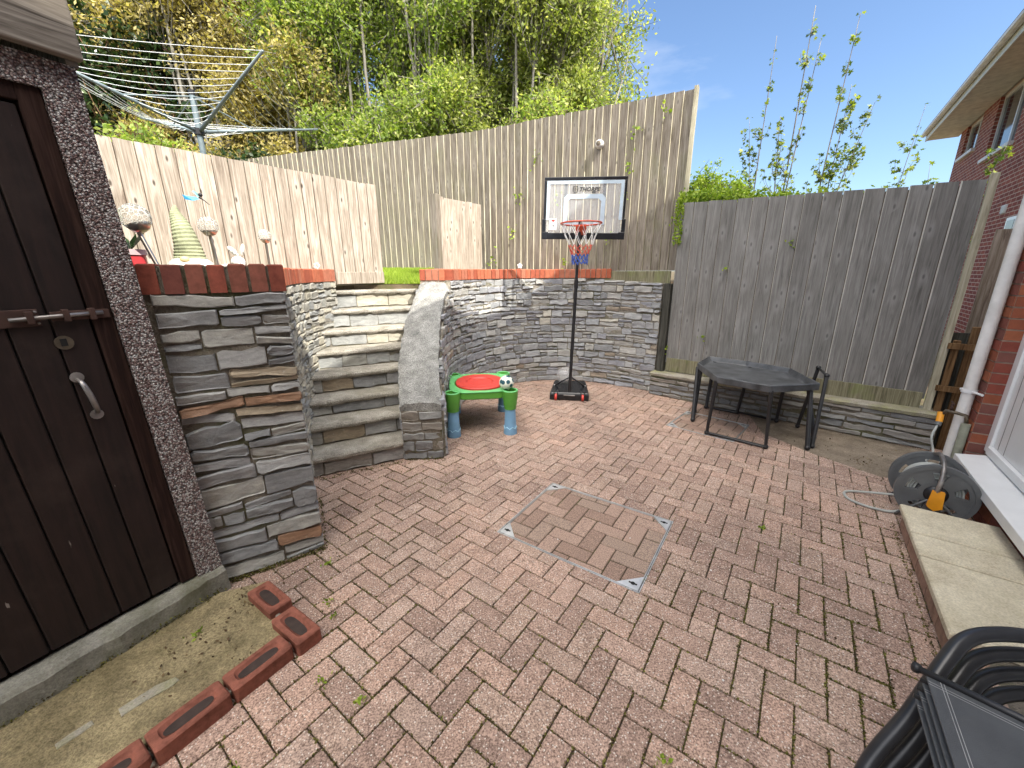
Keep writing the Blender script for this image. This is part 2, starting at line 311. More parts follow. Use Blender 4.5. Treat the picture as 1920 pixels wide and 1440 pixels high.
# ------------------------------------------------------------------ mesh helpers
class MB:
    def __init__(s): s.v = []; s.f = []; s.m = []
    def add(s, vs, fs, mi=0):
        o = len(s.v); s.v += [tuple(p) for p in vs]; s.f += [tuple(i+o for i in f) for f in fs]; s.m += [mi]*len(fs)
    def hexa(s, b, t, mi=0):   # 4 bottom, 4 top points (ccw)
        s.add(list(b)+list(t), [(3,2,1,0),(4,5,6,7),(0,1,5,4),(1,2,6,5),(2,3,7,6),(3,0,4,7)], mi)
    def box(s, x0,x1,y0,y1,z0,z1, mi=0, T=None):
        p = [(x0,y0,z0),(x1,y0,z0),(x1,y1,z0),(x0,y1,z0),(x0,y0,z1),(x1,y0,z1),(x1,y1,z1),(x0,y1,z1)]
        if T: p = [tuple(T @ Vector(q)) for q in p]
        s.hexa(p[:4], p[4:], mi)
    def cbox(s, x0,x1,y0,y1,z0,z1, c=.004, mi=0, T=None):   # chamfered top edges
        p = [(x0,y0,z0),(x1,y0,z0),(x1,y1,z0),(x0,y1,z0),(x0,y0,z1-c),(x1,y0,z1-c),(x1,y1,z1-c),(x0,y1,z1-c),
             (x0+c,y0+c,z1),(x1-c,y0+c,z1),(x1-c,y1-c,z1),(x0+c,y1-c,z1)]
        if T: p = [tuple(T @ Vector(q)) for q in p]
        s.add(p, [(3,2,1,0),(0,1,5,4),(1,2,6,5),(2,3,7,6),(3,0,4,7),(4,5,9,8),(5,6,10,9),(6,7,11,10),(7,4,8,11),(8,9,10,11)], mi)
    def poly(s, pts, z0, z1, c=0, mi=0):      # prism of an xy polygon (ccw), optional chamfer
        n = len(pts)
        if c:
            cx = sum(p[0] for p in pts)/n; cy = sum(p[1] for p in pts)/n
            def sh(p):
                d = hypot(p[0]-cx, p[1]-cy) or 1; k = max(.5, 1-c*1.3/d); return (cx+(p[0]-cx)*k, cy+(p[1]-cy)*k)
            vs = [(*p,z0) for p in pts]+[(*p,z1-c) for p in pts]+[(*sh(p),z1) for p in pts]
            fs = [tuple(range(2*n,3*n))]
            for i in range(n):
                j = (i+1)%n; fs += [(i,j,n+j,n+i),(n+i,n+j,2*n+j,2*n+i)]
        else:
            vs = [(*p,z0) for p in pts]+[(*p,z1) for p in pts]; fs = [tuple(range(n,2*n)), tuple(reversed(range(n)))]
            for i in range(n): j = (i+1)%n; fs.append((i,j,n+j,n+i))
        s.add(vs, fs, mi)
    def tube(s, path, r, n=8, mi=0, cap=True, closed=False):
        path = [Vector(p) for p in path]; k = len(path); rs = r if isinstance(r, (list,tuple)) else [r]*k
        vs = []; prev = None
        for i, p in enumerate(path):
            if closed: t = path[(i+1)%k]-path[i-1]
            else: t = path[min(i+1,k-1)]-path[max(i-1,0)]
            if t.length < 1e-9: t = Vector((0,0,1))
            t.normalize()
            if prev is None:
                a = Vector((0,0,1)) if abs(t.z) < .9 else Vector((1,0,0)); u = t.cross(a).normalized()
            else: u = (prev - t*prev.dot(t)); u = u.normalized() if u.length > 1e-6 else t.orthogonal().normalized()
            prev = u; b = t.cross(u)
            vs += [p + (u*cos(2*pi*j/n)+b*sin(2*pi*j/n))*rs[i] for j in range(n)]
        fs = []
        for i in range(k if closed else k-1):
            a = i*n; c = ((i+1)%k)*n
            for j in range(n): fs.append((a+j, a+(j+1)%n, c+(j+1)%n, c+j))
        if cap and not closed: fs += [tuple(reversed(range(n))), tuple(range((k-1)*n, k*n))]
        s.add(vs, fs, mi)
    def lathe(s, prof, c=(0,0,0), n=20, mi=0, axis='z', T=None):
        vs = []
        for r, z in prof:
            for j in range(n):
                a = 2*pi*j/n; p = Vector((r*cos(a), r*sin(a), z))
                if axis == 'x': p = Vector((p.z, p.x, p.y))
                if axis == 'y': p = Vector((p.x, p.z, p.y))
                if T: p = T @ p
                vs.append(p+Vector(c))
        fs = []
        for i in range(len(prof)-1):
            for j in range(n): fs.append((i*n+j, i*n+(j+1)%n, (i+1)*n+(j+1)%n, (i+1)*n+j))
        if prof[0][0] > 1e-5: fs.append(tuple(reversed(range(n))))
        if prof[-1][0] > 1e-5: fs.append(tuple(range((len(prof)-1)*n, len(prof)*n)))
        s.add(vs, fs, mi)
    def ball(s, c, r, n=16, mi=0, sc=(1,1,1), T=None):
        if T is None: T = Matrix.Identity(3)
        D = Matrix.Diagonal(Vector(sc)); 
        s.lathe([(max(1e-4, r*sin(pi*i/(n//2+2))), -r*cos(pi*i/(n//2+2))) for i in range(n//2+3)], c, n, mi, T=T@D)
    def build(s, name, mat, parent=None, loc=(0,0,0), rz=0, smooth=False, bevel=0, kind=None, auto=False):
        me = bpy.data.meshes.new(name); me.from_pydata(s.v, [], s.f)
        for mm in (mat if isinstance(mat, (list,tuple)) else [mat]): me.materials.append(M[mm] if isinstance(mm, str) else mm)
        if any(s.m): me.polygons.foreach_set('material_index', s.m)
        if smooth: me.polygons.foreach_set('use_smooth', [True]*len(s.f))
        me.validate(); me.update()
        o = bpy.data.objects.new(name, me); col.objects.link(o); o.location = loc; o.rotation_euler = (0,0,rz)
        if parent: o.parent = parent
        if kind: o['kind'] = kind
        if bevel:
            b = o.modifiers.new('bevel','BEVEL'); b.width = bevel; b.segments = 2; b.limit_method = 'ANGLE'; b.angle_limit = radians(40)
        if auto:
            try: me.set_sharp_from_angle(angle=radians(35))
            except Exception: pass
        return o
def thing(name, label, cat, loc=(0,0,0), rz=0, group=None):
    o = bpy.data.objects.new(name, None); col.objects.link(o); o.location = loc; o.rotation_euler = (0,0,rz); o.empty_display_size = .1
    o['label'] = label; o['category'] = cat
    if group: o['group'] = group
    return o
def tag(o, label, cat, group=None):
    o['label'] = label; o['category'] = cat
    if group: o['group'] = group
    return o
def copy_thing(o, loc, rz, label):
    r = o.copy(); col.objects.link(r); r.location = loc; r.rotation_euler = (0,0,rz); r['label'] = label
    for ch in list(o.children):
        c = ch.copy(); col.objects.link(c); c.parent = r
        for g_ in list(ch.children):
            d = g_.copy(); col.objects.link(d); d.parent = c
    return r
V2 = lambda a: Vector((a[0],a[1]))
def clip(poly, n, d):        # keep points with n.p <= d
    out = []; k = len(poly)
    for i in range(k):
        a, b = poly[i], poly[(i+1)%k]; da = n[0]*a[0]+n[1]*a[1]-d; db = n[0]*b[0]+n[1]*b[1]-d
        if da <= 0: out.append(a)
        if da*db < 0: t = da/(da-db); out.append((a[0]+(b[0]-a[0])*t, a[1]+(b[1]-a[1])*t))
    return out
def area(p): return abs(sum(p[i][0]*p[(i+1)%len(p)][1]-p[(i+1)%len(p)][0]*p[i][1] for i in range(len(p))))/2 if len(p) > 2 else 0
def cut_out(polys, hole):     # remove convex ccw hole
    res = []
    edges = []
    for i in range(len(hole)):
        a, b = hole[i], hole[(i+1)%len(hole)]; nx, ny = b[1]-a[1], -(b[0]-a[0]); edges.append((nx, ny, nx*a[0]+ny*a[1]))
    for p in polys:
        rest = p
        for nx, ny, d in edges:
            o = clip(rest, (-nx,-ny), -d)
            if area(o) > 2e-4: res.append(o)
            rest = clip(rest, (nx,ny), d)
            if area(rest) < 1e-6: break
    return res
def spline(pts, n=8):
    out = []
    P = [Vector(p) for p in pts]; P = [P[0]*2-P[1]]+P+[P[-1]*2-P[-2]]
    for i in range(1, len(P)-2):
        for k in range(n):
            t = k/n; a,b,c,d = P[i-1:i+3]
            out.append(.5*((2*b)+(c-a)*t+(2*a-5*b+4*c-d)*t*t+(3*b-a-3*c+d)*t**3))
    out.append(P[-2]); return out

# ------------------------------------------------------------------ dry stone generator
class Path:      # plan polyline; outward normal on the right hand of travel
    def __init__(s, pts):
        s.p = [V2(q) for q in pts]; s.l = [0]
        for a, b in zip(s.p, s.p[1:]): s.l.append(s.l[-1]+(b-a).length)
        s.L = s.l[-1]
    def at(s, u):
        u = min(max(u, -.2), s.L+.2); i = 0
        while i < len(s.p)-2 and u > s.l[i+1]: i += 1
        d = (s.p[i+1]-s.p[i]).normalized(); q = s.p[i]+d*(u-s.l[i]); return q, d
    def w(s, u, z, out):
        q, d = s.at(u)
        # smoothed normal
        _, d1 = s.at(u-.06); _, d2 = s.at(u+.06); dd = (d1+d2).normalized()
        n = Vector((dd.y, -dd.x)); q = q+n*out; return (q.x, q.y, z)
def stones(mb, path, u0, u1, z0, top, ch=(.04,.1), ln=(.1,.32), proud=(.012,.04), gap=.008, seed=1, tilt=.0, wob=.2):
    R = random.Random(seed); z = z0
    topf = top if callable(top) else (lambda u: top)
    zmax = max(topf(u0+(u1-u0)*i/20) for i in range(21))
    while z < zmax-.012:
        h = R.uniform(*ch)
        if zmax-z-h < ch[0]*.7: h = zmax-z
        u = u0 - R.uniform(0, ln[0])*.0
        while u < u1-.01:
            l = R.uniform(*ln)*(1.0 if h < ch[1]*.8 else .8)
            if u1-u-l < ln[0]*.6: l = u1-u
            parts = [(u,u+l,z,z+h)]
            if h > ch[0]*1.7 and R.random() < .4:
                s_ = z+h*R.uniform(.35,.65); parts = [(u,u+l,z,s_),(u,u+l,s_,z+h)]
                if R.random() < .4: m_ = u+l*R.uniform(.35,.65); parts = [(u,m_,z,s_),(m_,u+l,z,s_),(u,u+l,s_,z+h)]
            for a,b,c,d in parts:
                um = (a+b)/2; tz = topf(um)
                if c > tz-.01: continue
                d = min(d, tz)
                stone(mb, path, a+gap*R.uniform(.3,1.1), b-gap*R.uniform(.3,1.1), c+gap*R.uniform(.3,1), d-gap*R.uniform(.3,1), R.uniform(*proud), R, tilt, wob)
            u += l
        z += h
def stone(mb, path, a, b, c, d, pr, R, tilt=0, wob=.2):
    w_, h_ = b-a, d-c
    if w_ < .012 or h_ < .006: return
    rx = min(w_*.3, .022)*R.uniform(.25,1.1); rz = h_*R.uniform(.06,.30)
    e = min(h_*wob, .014)
    J = lambda k=1.0: R.uniform(-e, e)*k
    nx = max(2, int(w_/.07))
    pts = [(a, c+rz*R.uniform(.3,1.2))]
    pts += [(a+rx+(w_-2*rx)*i/nx, c+J(.7)+ (e*.5)) for i in range(nx+1)]
    pts += [(b, c+rz*R.uniform(.3,1.2)), (b, d-rz*R.uniform(.3,1.2))]
    pts += [(b-rx-(w_-2*rx)*i/nx, d+J(.7)-(e*.5)) for i in range(nx+1)]
    pts += [(a, d-rz*R.uniform(.3,1.2))]
    sh = R.uniform(-tilt,tilt)*w_
    n = len(pts); cu, cz = (a+b)/2, (c+d)/2
    tx, tz_ = R.uniform(-.006,.006), R.uniform(-.006,.006)
    ins = min(.006, h_*.12)
    def inset(p):
        return (p[0]+(ins if p[0] < cu else -ins), p[1]+(ins if p[1] < cz else -ins)*.8)
    def Z(p): return p[1]+sh*(p[0]-cu)/max(w_,.01)
    back = [path.w(p[0], Z(p), -.03) for p in pts]
    mid = [path.w(p[0], Z(p), pr*.78) for p in pts]
    ip = [inset(p) for p in pts]
    fr = [path.w(p[0], Z(p), pr+tx*(1 if p[0]>cu else -1)+tz_*(1 if p[1]>cz else -1)) for p in ip]
    # middle spine gives the face a crown
    mp_ = path.w(cu, cz, pr+R.uniform(-.003,.002)); vs = back+mid+fr+[mp_]
    fs = []
    for i in range(n):
        j = (i+1)%n; fs += [(i,j,n+j,n+i),(n+i,n+j,2*n+j,2*n+i),(2*n+i,2*n+j,3*n)]
    mb.add(vs, fs)
def wall_core(mb, path, u0, u1, z0, top, out=.004, thick=.2, step=.05):
    topf = top if callable(top) else (lambda u: top)
    k = max(1, int((u1-u0)/step)); vs = []; fs = []
    for i in range(k+1):
        u = u0+(u1-u0)*i/k; vs += [path.w(u,z0,out), path.w(u,topf(u),out), path.w(u,topf(u),-thick), path.w(u,z0,-thick)]
    for i in range(k):
        a = i*4; b = a+4
        fs += [(a,b,b+1,a+1),(a+1,b+1,b+2,a+2),(a+2,b+2,b+3,a+3)]
    fs += [(0,1,2,3),(4*k+3,4*k+2,4*k+1,4*k)]
    mb.add(vs, fs)
def coping(mb, path, u0, u1, z0, z1, out=.02, depth=.215, bw=.075, seed=3, gp=.005):
    R = random.Random(seed); k = max(1, round((u1-u0)/bw)); w_ = (u1-u0)/k
    for i in range(k):
        g2 = gp*R.uniform(.6,1.3); a = u0+i*w_+g2; b = u0+(i+1)*w_-gp*R.uniform(.6,1.3); o = out+R.uniform(-.004,.004); t = z1+R.uniform(-.004,.003)
        c = .006
        P = lambda u,z,oo: path.w(u,z,oo)
        vs = [P(a,z0,o),P(b,z0,o),P(b,z0,-depth),P(a,z0,-depth), P(a,t-c,o),P(b,t-c,o),P(b,t-c,-depth),P(a,t-c,-depth), P(a+c,t,o-c),P(b-c,t,o-c),P(b-c,t,-depth+c),P(a+c,t,-depth+c)]
        mb.add(vs, [(3,2,1,0),(0,1,5,4),(1,2,6,5),(2,3,7,6),(3,0,4,7),(4,5,9,8),(5,6,10,9),(6,7,11,10),(7,4,8,11),(8,9,10,11)])

# ------------------------------------------------------------------ directions
E_ = Vector((.587,.810)).normalized(); N_ = Vector((.810,-.587)).normalized()      # house wall line
A_ = Vector((2.49,2.24))
def H2(t, off): return A_+E_*t+N_*off
FR0 = Vector((2.723,4.346)); FRd = Vector((.738,-.675)).normalized(); FRn = Vector((.675,.738)).normalized()
def F2(t, off): return FR0+FRd*t+FRn*off
SD = Vector((.488,.873)).normalized(); SN = Vector((-.873,.488)).normalized(); S0 = Vector((-1.843,1.032))   # shed face
def S2(t, off): return S0+SD*t+SN*off

# ------------------------------------------------------------------ ground
g_ = MB(); g_.add([(-900,-900,-.06),(900,-900,-.06),(900,900,-.06),(-900,900,-.06)], [(0,1,2,3)])
g_.build('ground', 'soil', kind='structure')
# patio: herringbone blocks
ang = radians(-36.0); ca, sa = cos(ang), sin(ang); W = .1025
def toW(p, q): return (p*ca-q*sa, p*sa+q*ca)
def rect(c, a, lx, ly):
    a = radians(a); x = Vector((cos(a),sin(a))); y = Vector((-sin(a),cos(a))); c = V2(c)
    return [tuple(c+x*sx*lx/2+y*sy*ly/2) for sx,sy in ((-1,-1),(1,-1),(1,1),(-1,1))]
MH1 = ((.481,2.231), -34.3, .905, .735); MH2 = ((2.10,3.985), -43.0, .66, .60)
holes = [rect(*MH1), rect(*MH2)]
patch = [(2.62,3.62),(2.70,3.30),(2.93,2.90),(3.35,2.70),(3.75,3.1),(3.9,3.35),(3.75,3.42),(2.75,4.30)]
patch_hull = [(2.55,3.75),(2.72,3.28),(2.95,2.86),(3.35,2.68),(3.95,3.2),(2.75,4.38)]
def herring(x0,x1,y0,y1,fn):
    rad = 60
    for k in range(-rad, rad):
        for m_ in range(-rad//2, rad//2):
            for (bx,by,lx,ly) in ((0,0,2,1),(2,0,1,2)):
                yield (k+4*m_+bx, -k+by, lx, ly)
mbp = MB(); Rp = random.Random(5); EDG = []
for (i,j,lx,ly) in herring(0,0,0,0,None):
    cx, cy = (i+lx/2)*W, (j+ly/2)*W; X, Y = toW(cx, cy)
    if not (-2.2 < X < 3.95 and -.25 < Y < 6.3): continue
    if X*.488*0 + Y < .0: pass
    gp = .0027
    jit = lambda: Rp.uniform(-.0012,.0012)
    q = [((i)*W+gp+jit(), j*W+gp+jit()), ((i+lx)*W-gp+jit(), j*W+gp+jit()), ((i+lx)*W-gp+jit(), (j+ly)*W-gp+jit()), (i*W+gp+jit(), (j+ly)*W-gp+jit())]
    P = [toW(*p) for p in q]; polys = [P]
    if (Vector((X,Y))-Vector((.481,2.23))).length < 1.0: polys = cut_out(polys, holes[0])
    if (Vector((X,Y))-Vector((2.10,3.985))).length < .9: polys = cut_out(polys, holes[1])
    if X > 2.2 and Y > 2.4: polys = cut_out(polys, patch_hull)
    dz = Rp.uniform(-.0018,.0018)
    for pp in polys:
        k0_ = len(mbp.v); mbp.poly(pp, -.04, dz, c=.003); tx_, ty_ = Rp.gauss(0,.009), Rp.gauss(0,.009)
        for v_i in range(k0_, len(mbp.v)):
            x_, y_, z_ = mbp.v[v_i]; mbp.v[v_i] = (x_, y_, z_+(x_-X)*tx_+(y_-Y)*ty_)
        for a_, b_ in zip(pp, pp[1:]+pp[:1]): EDG.append((a_, b_))
mbp.build('patio', 'paver', kind='structure')
m_ = MB(); m_.add([(-2.6,-1.2,-.008),(4.2,-1.2,-.008),(4.2,6.4,-.008),(-2.6,6.4,-.008)], [(0,1,2,3)]); m_.build('patio_joint_sand', 'joint', kind='structure')
m_ = MB(); m_.poly(patch_hull, -.05, -.003); m_.build('concrete_patch', 'patch', kind='structure')
# manhole covers
def manhole(spec, label, mat, frame=True):
    (cx,cy), a, lx, ly = spec
    t = thing('manhole_cover', label, 'manhole cover', (cx,cy,0), radians(a))
    mb = MB(); k = 0; R = random.Random(int(lx*1000)); hx, hy = lx/2-.014, ly/2-.014
    for (i,j,bx,by) in herring(0,0,0,0,None):
        x0,y0,x1,y1 = (i*W+.003+.03, j*W+.003, (i+bx)*W-.003+.03, (j+by)*W-.003)
        x0,x1,y0,y1 = max(x0,-hx),min(x1,hx),max(y0,-hy),min(y1,hy)
        if x1-x0 > .01 and y1-y0 > .01: mb.cbox(x0,x1,y0,y1,-.03,R.uniform(-.005,-.001),.004)
    mb.build('paver_infill', mat, t)
    f = MB()
    for o, w_, z in ((0,.005,.002),(.010,.004,.002)):
        X, Y = lx/2-o, ly/2-o
        f.box(-X,X,-Y,-Y+w_,-.02,z); f.box(-X,X,Y-w_,Y,-.02,z); f.box(-X,-X+w_,-Y+w_,Y-w_,-.02,z); f.box(X-w_,X,-Y+w_,Y-w_,-.02,z)
    f.build('steel_frame', 'galv', t)
    for sx in (-1,1):
        for sy in (-1,1):
            q = MB(); X, Y = sx*(lx/2-.012), sy*(ly/2-.012); L = .115
            pts = [(X,Y),(X-sx*L,Y),(X,Y-sy*L)]
            if sx*sy < 0: pts = pts[::-1]
            q.poly(pts if sx*sy>0 else pts, -.01, .0035)
            o = q.build('corner_plate', 'galv', t)
            h = MB(); cx_, cy_ = X-sx*.036, Y-sy*.036; h.poly([(cx_+.012*cos(b),cy_+.012*sin(b)) for b in [i*pi/4 for i in range(8)]], .003, .0045)
            h.box(cx_-.022,cx_+.022,cy_-.005,cy_+.005,.003,.0049); h.build('key_hole', 'grout', o)
    b = MB(); b.box(-lx/2,lx/2,-ly/2,ly/2,-.045,-.0085); b.build('tray', 'grout', t)
manhole(MH1, 'recessed manhole cover filled with blocks and framed in thin steel, open in the patio centre', 'paver_dark')
manhole(MH2, 'recessed manhole cover under the black tray table', 'paver_dark')

# upper garden ground
up_pts = [(-1.75,2.10),(-1.98,3.1),(-2.08,3.6),(-2.08,4.35),(-1.84,4.78),(-1.04,4.95),(-.92,5.2),(-.5,5.75),(0,6.05),(.5,6.1),(1.1,6.05),(1.6,5.85),(2.05,5.42),(7,14),(120,60),(120,200),(-200,200),(-200,-50),(-6,-50),(-5,1.5),(-3.6,3.1)]
g_ = MB(); n = len(up_pts); g_.add([(*p,1.455) for p in up_pts]+[(*p,-.06) for p in up_pts], [tuple(range(n))]+[(i,i+n,(i+1)%n+n,(i+1)%n) for i in range(n)])
g_.build('upper_garden_ground', 'soil', kind='structure')
# sloping lawn strip up to the back fence
lw = MB(); nx_, ny_ = 40, 30; vs = []
for j in range(ny_+1):
    for i in range(nx_+1):
        x = -3.2+i/nx_*2.22; y = 4.95+j/ny_*3.6; k = min(1, max(0, (y-5.0)/1.9))
        vs.append((x, y, 1.462+.165*k+.012*sin(x*9+y*5)*min(1,k*3)))
lw.add(vs, [(j*(nx_+1)+i, j*(nx_+1)+i+1, (j+1)*(nx_+1)+i+1, (j+1)*(nx_+1)+i) for j in range(ny_) for i in range(nx_)])
lw.build('lawn', 'grass', kind='structure', smooth=True)
def blades(name, N, xr, yr, zf, h, mat, w=.004, spread=.6, keep=None):
    x = rng.uniform(*xr, N); y = rng.uniform(*yr, N)
    if keep is not None: k = keep(x,y); x, y = x[k], y[k]; N = len(x)
    z = zf(x, y); a = rng.uniform(0, 2*pi, N); hh = h*rng.uniform(.4,1.2,N); ln = rng.uniform(0,spread,N)*hh; b = rng.uniform(0,2*pi,N)
    p0 = np.stack([x-np.cos(a)*w, y-np.sin(a)*w, z], 1); p1 = np.stack([x+np.cos(a)*w, y+np.sin(a)*w, z], 1)
    p2 = np.stack([x+np.cos(b)*ln, y+np.sin(b)*ln, z+hh], 1)
    vv = np.stack([p0,p1,p2],1).reshape(-1,3)
    return fastmesh(name, vv, 3, mat)
def fastmesh(name, vv, k, mat, parent=None):
    me = bpy.data.meshes.new(name); nv = len(vv); nf = nv//k
    me.vertices.add(nv); me.vertices.foreach_set('co', vv.astype(np.float32).ravel())
    me.loops.add(nv); me.loops.foreach_set('vertex_index', np.arange(nv, dtype=np.int32))
    me.polygons.add(nf); me.polygons.foreach_set('loop_start', np.arange(0, nv, k, dtype=np.int32))
    me.materials.append(M[mat]); me.update(calc_edges=True)
    o = bpy.data.objects.new(name, me); col.objects.link(o)
    if parent: o.parent = parent
    return o
lawnz = lambda x,y: 1.462+.165*np.clip((y-5.0)/1.9,0,1)
gr = blades('grass', 26000, (-2.6,-.98), (4.90,7.4), lawnz, .055, 'leaf_lime', .0045)
gr['kind'] = 'stuff'

# ------------------------------------------------------------------ curved retaining wall, right of the steps
CW = [(-.60,3.27),(-.665,3.6),(-.70,3.95),(-.715,4.3),(-.66,4.72),(-.50,5.12),(-.26,5.46),(.04,5.70),(.42,5.85),(.85,5.86),(1.28,5.72),(1.62,5.50),(1.93,5.21)]
pathC = Path([tuple(p) for p in spline([(*p,0) for p in CW], 6)])
# keep travel so that outward (right hand of travel) faces the patio
cwt = thing('retaining_wall', 'curved slate retaining wall topped with red brick, behind the basketball stand', 'stone wall')
L = pathC.L
cheek_u = 1.32
def topC(u):
    q, d = pathC.at(u)
    if u < cheek_u: return min(1.40, .40+.74*max(0, q.y-3.2))
    if u < L-1.05: return 1.505
    return 1.505-.06*(u-(L-1.05))
mb = MB(); stones(mb, pathC, .0, L, 0, topC, ch=(.045,.11), ln=(.11,.36), proud=(.006,.03), gap=.006, seed=11, tilt=.06, wob=.24); mb.build('stone_face', 'slate', cwt)
mb = MB(); wall_core(mb, pathC, 0, cheek_u, -.05, lambda u: topC(u)-.02, .004, .05); wall_core(mb, pathC, cheek_u, L, -.05, topC, .004, .22); mb.build('mortar_core', 'mortar', cwt)
mb = MB(); coping(mb, pathC, cheek_u+.02, L-.72, 1.507, 1.628, .02, .2, .073, 4); mb.build('brick_coping', 'coping', cwt)
mb = MB(); wall_core(mb, pathC, cheek_u+.03, L-.73, 1.507, 1.618, .010, .19); mb.build('coping_mortar', 'brick_mortar', cwt)
# coping return to the left, over the top of the cheek wall
pr_ = Path([(-1.03,4.62),(-.735,4.60)]); mb = MB(); coping(mb, pr_, 0, .29, 1.507, 1.628, .02, .2, .073, 6); mb.build('coping_return', 'coping', cwt)
mb = MB(); wall_core(mb, pr_, .005, .285, 1.2, 1.617, .01, .19); mb.build('return_mortar', 'brick_mortar', cwt)

# ------------------------------------------------------------------ steps
rl = [(-.966,3.190,.175),(-1.025,3.425,.352),(-1.080,3.66,.500),(-1.125,3.895,.679),(-1.155,4.13,.854),(-1.175,4.365,1.024),(-1.19,4.60,1.212),(-1.19,4.835,1.405)]
ll = [(-1.60,2.85),(-1.715,3.06),(-1.80,3.28),(-1.87,3.50),(-1.925,3.75),(-1.945,3.98),(-1.935,4.22),(-1.90,4.46)]
stt = thing('stone_steps', 'flight of eight pale stone steps climbing between slate walls to the lawn', 'steps')
Rs = random.Random(3)
for k in range(8):
    x1,y1,z = rl[k]; x0,y0 = ll[k]
    zb = 0 if k == 0 else rl[k-1][2]
    a = Vector((x0,y0)); b = Vector((x1,y1)); d = (b-a).normalized(); nn = Vector((d.y,-d.x))      # nn faces down the flight
    bk_ = Vector((-nn.x,-nn.y))
    ext = .30 if k < 7 else .42
    a2 = a-d*.12; b2 = b+d*.14
    th = .05 if k else .055
    mb = MB(); ns = 26; vs = []
    for i in range(ns+1):
        p = a2.lerp(b2, i/ns); jo = Rs.uniform(-.007,.007); jz = Rs.uniform(-.004,.004)
        f = p+nn*(jo); vs += [(*(f+bk_*.012),z-th+Rs.uniform(-.006,.006)), (*(f),z-th+.016), (*(f+nn*Rs.uniform(-.003,.004)),z-.016+jz), (*(f+bk_*.014),z+jz*.5), (*(f+bk_*ext),z), (*(f+bk_*ext),z-th)]
    fs = []
    for i in range(ns):
        for j in range(6): fs.append((i*6+j, (i+1)*6+j, (i+1)*6+(j+1)%6, i*6+(j+1)%6))
    mb.add(vs, fs); mb.build('tread', 'tread', stt)
    pth = Path([tuple(a2+bk_*.035), tuple(b2+bk_*.035)])
    mb = MB(); stones(mb, pth, .02, pth.L-.02, zb, z-th+.006, ch=(.115,.14), ln=(.24,.5), proud=(.002,.012), gap=.005, seed=40+k)
    mb.build('riser_stones', 'slate_pale' if k > 3 else 'slate_pillar', stt)  # darker slate puts the shade on the lower flight into the colour
    mb = MB(); wall_core(mb, pth, 0, pth.L, -.02, z-th+.004, -.003, .32); mb.build('riser_core', 'mortar_dark' if k < 4 else 'mortar', stt)

# ------------------------------------------------------------------ cheek wall with sloping concrete cap
ch = thing('cheek_wall', 'slate wall with a sloping rough concrete cap beside the steps', 'stone wall')
lft = [(-.953,3.20),(-1.04,3.53),(-1.065,3.80),(-1.072,4.05),(-1.05,4.33),(-1.03,4.62)]
rgt = [(-.607,3.235),(-.668,3.55),(-.703,3.82),(-.722,4.07),(-.728,4.34),(-.70,4.62)]
zc = [.512,.752,.955,1.135,1.32,1.492]
lf = spline([(*p,z) for p,z in zip(lft,zc)], 6); rg = spline([(*p,z) for p,z in zip(rgt,zc)], 6)
mb = MB(); vs = []; R = random.Random(9); nk = 8
for i,(p,q) in enumerate(zip(lf,rg)):
    row = []
    jl, jr = R.uniform(-.012,.01), R.uniform(-.008,.008)
    for j in range(nk+1):
        t = j/nk; P = p.lerp(q, t); P = P+Vector((jl*(1-t)+jr*t, 0, .012*sin(pi*t)+R.uniform(-.004,.004)))
        if j in (0,nk): P.z -= .018
        row.append(P)
    row += [q+Vector((jr,0,-.07)), p+Vector((jl,0,-.07))]
    vs += row
K = nk+3; fs = [(i*K+j, i*K+(j+1)%K, (i+1)*K+(j+1)%K, (i+1)*K+j) for i in range(len(lf)-1) for j in range(K)]
fs += [tuple(range(K)), tuple(range((len(lf)-1)*K, len(lf)*K))]
fs = [tuple(reversed(f)) for f in fs]
mb.add(vs, fs); mb.build('sloping_cap', 'cap', ch, smooth=True, auto=True)
pf = Path([(-.955,3.205),(-.607,3.24)])
mb = MB(); stones(mb, pf, 0, pf.L, 0, .455, ch=(.07,.12), ln=(.11,.26), proud=(.004,.018), gap=.006, seed=21); mb.build('front_stones', 'slate_low', ch)
mb = MB(); b0 = [(-.95,3.212),(-.615,3.245)]
prof = [(Vector((*p,0)), Vector((*q,0)), z-.06) for p,q,z in zip([(x+.006,y) for x,y in lft],[(x-.006,y) for x,y in rgt],zc)]
vs = []
for p,q,z in prof: vs += [(p.x,p.y,-.05),(q.x,q.y,-.05),(q.x,q.y,z),(p.x,p.y,z)]
fs = [(0,1,2,3)]
for i in range(len(prof)-1):
    for j in range(4): fs.append((i*4+j,(i+1)*4+j,(i+1)*4+(j+1)%4,i*4+(j+1)%4))
k = (len(prof)-1)*4; fs.append((k+3,k+2,k+1,k)); mb.add(vs, fs); mb.build('core', 'mortar_dark', ch)
pl_ = Path([tuple(p) for p in reversed(lft)])
mb = MB(); stones(mb, pl_, 0, pl_.L, 0, lambda u: .44+.74*max(0, pl_.at(u)[0].y-3.2), ch=(.06,.11), ln=(.1,.25), proud=(.002,.008), seed=22); mb.build('side_stones', 'slate', ch)

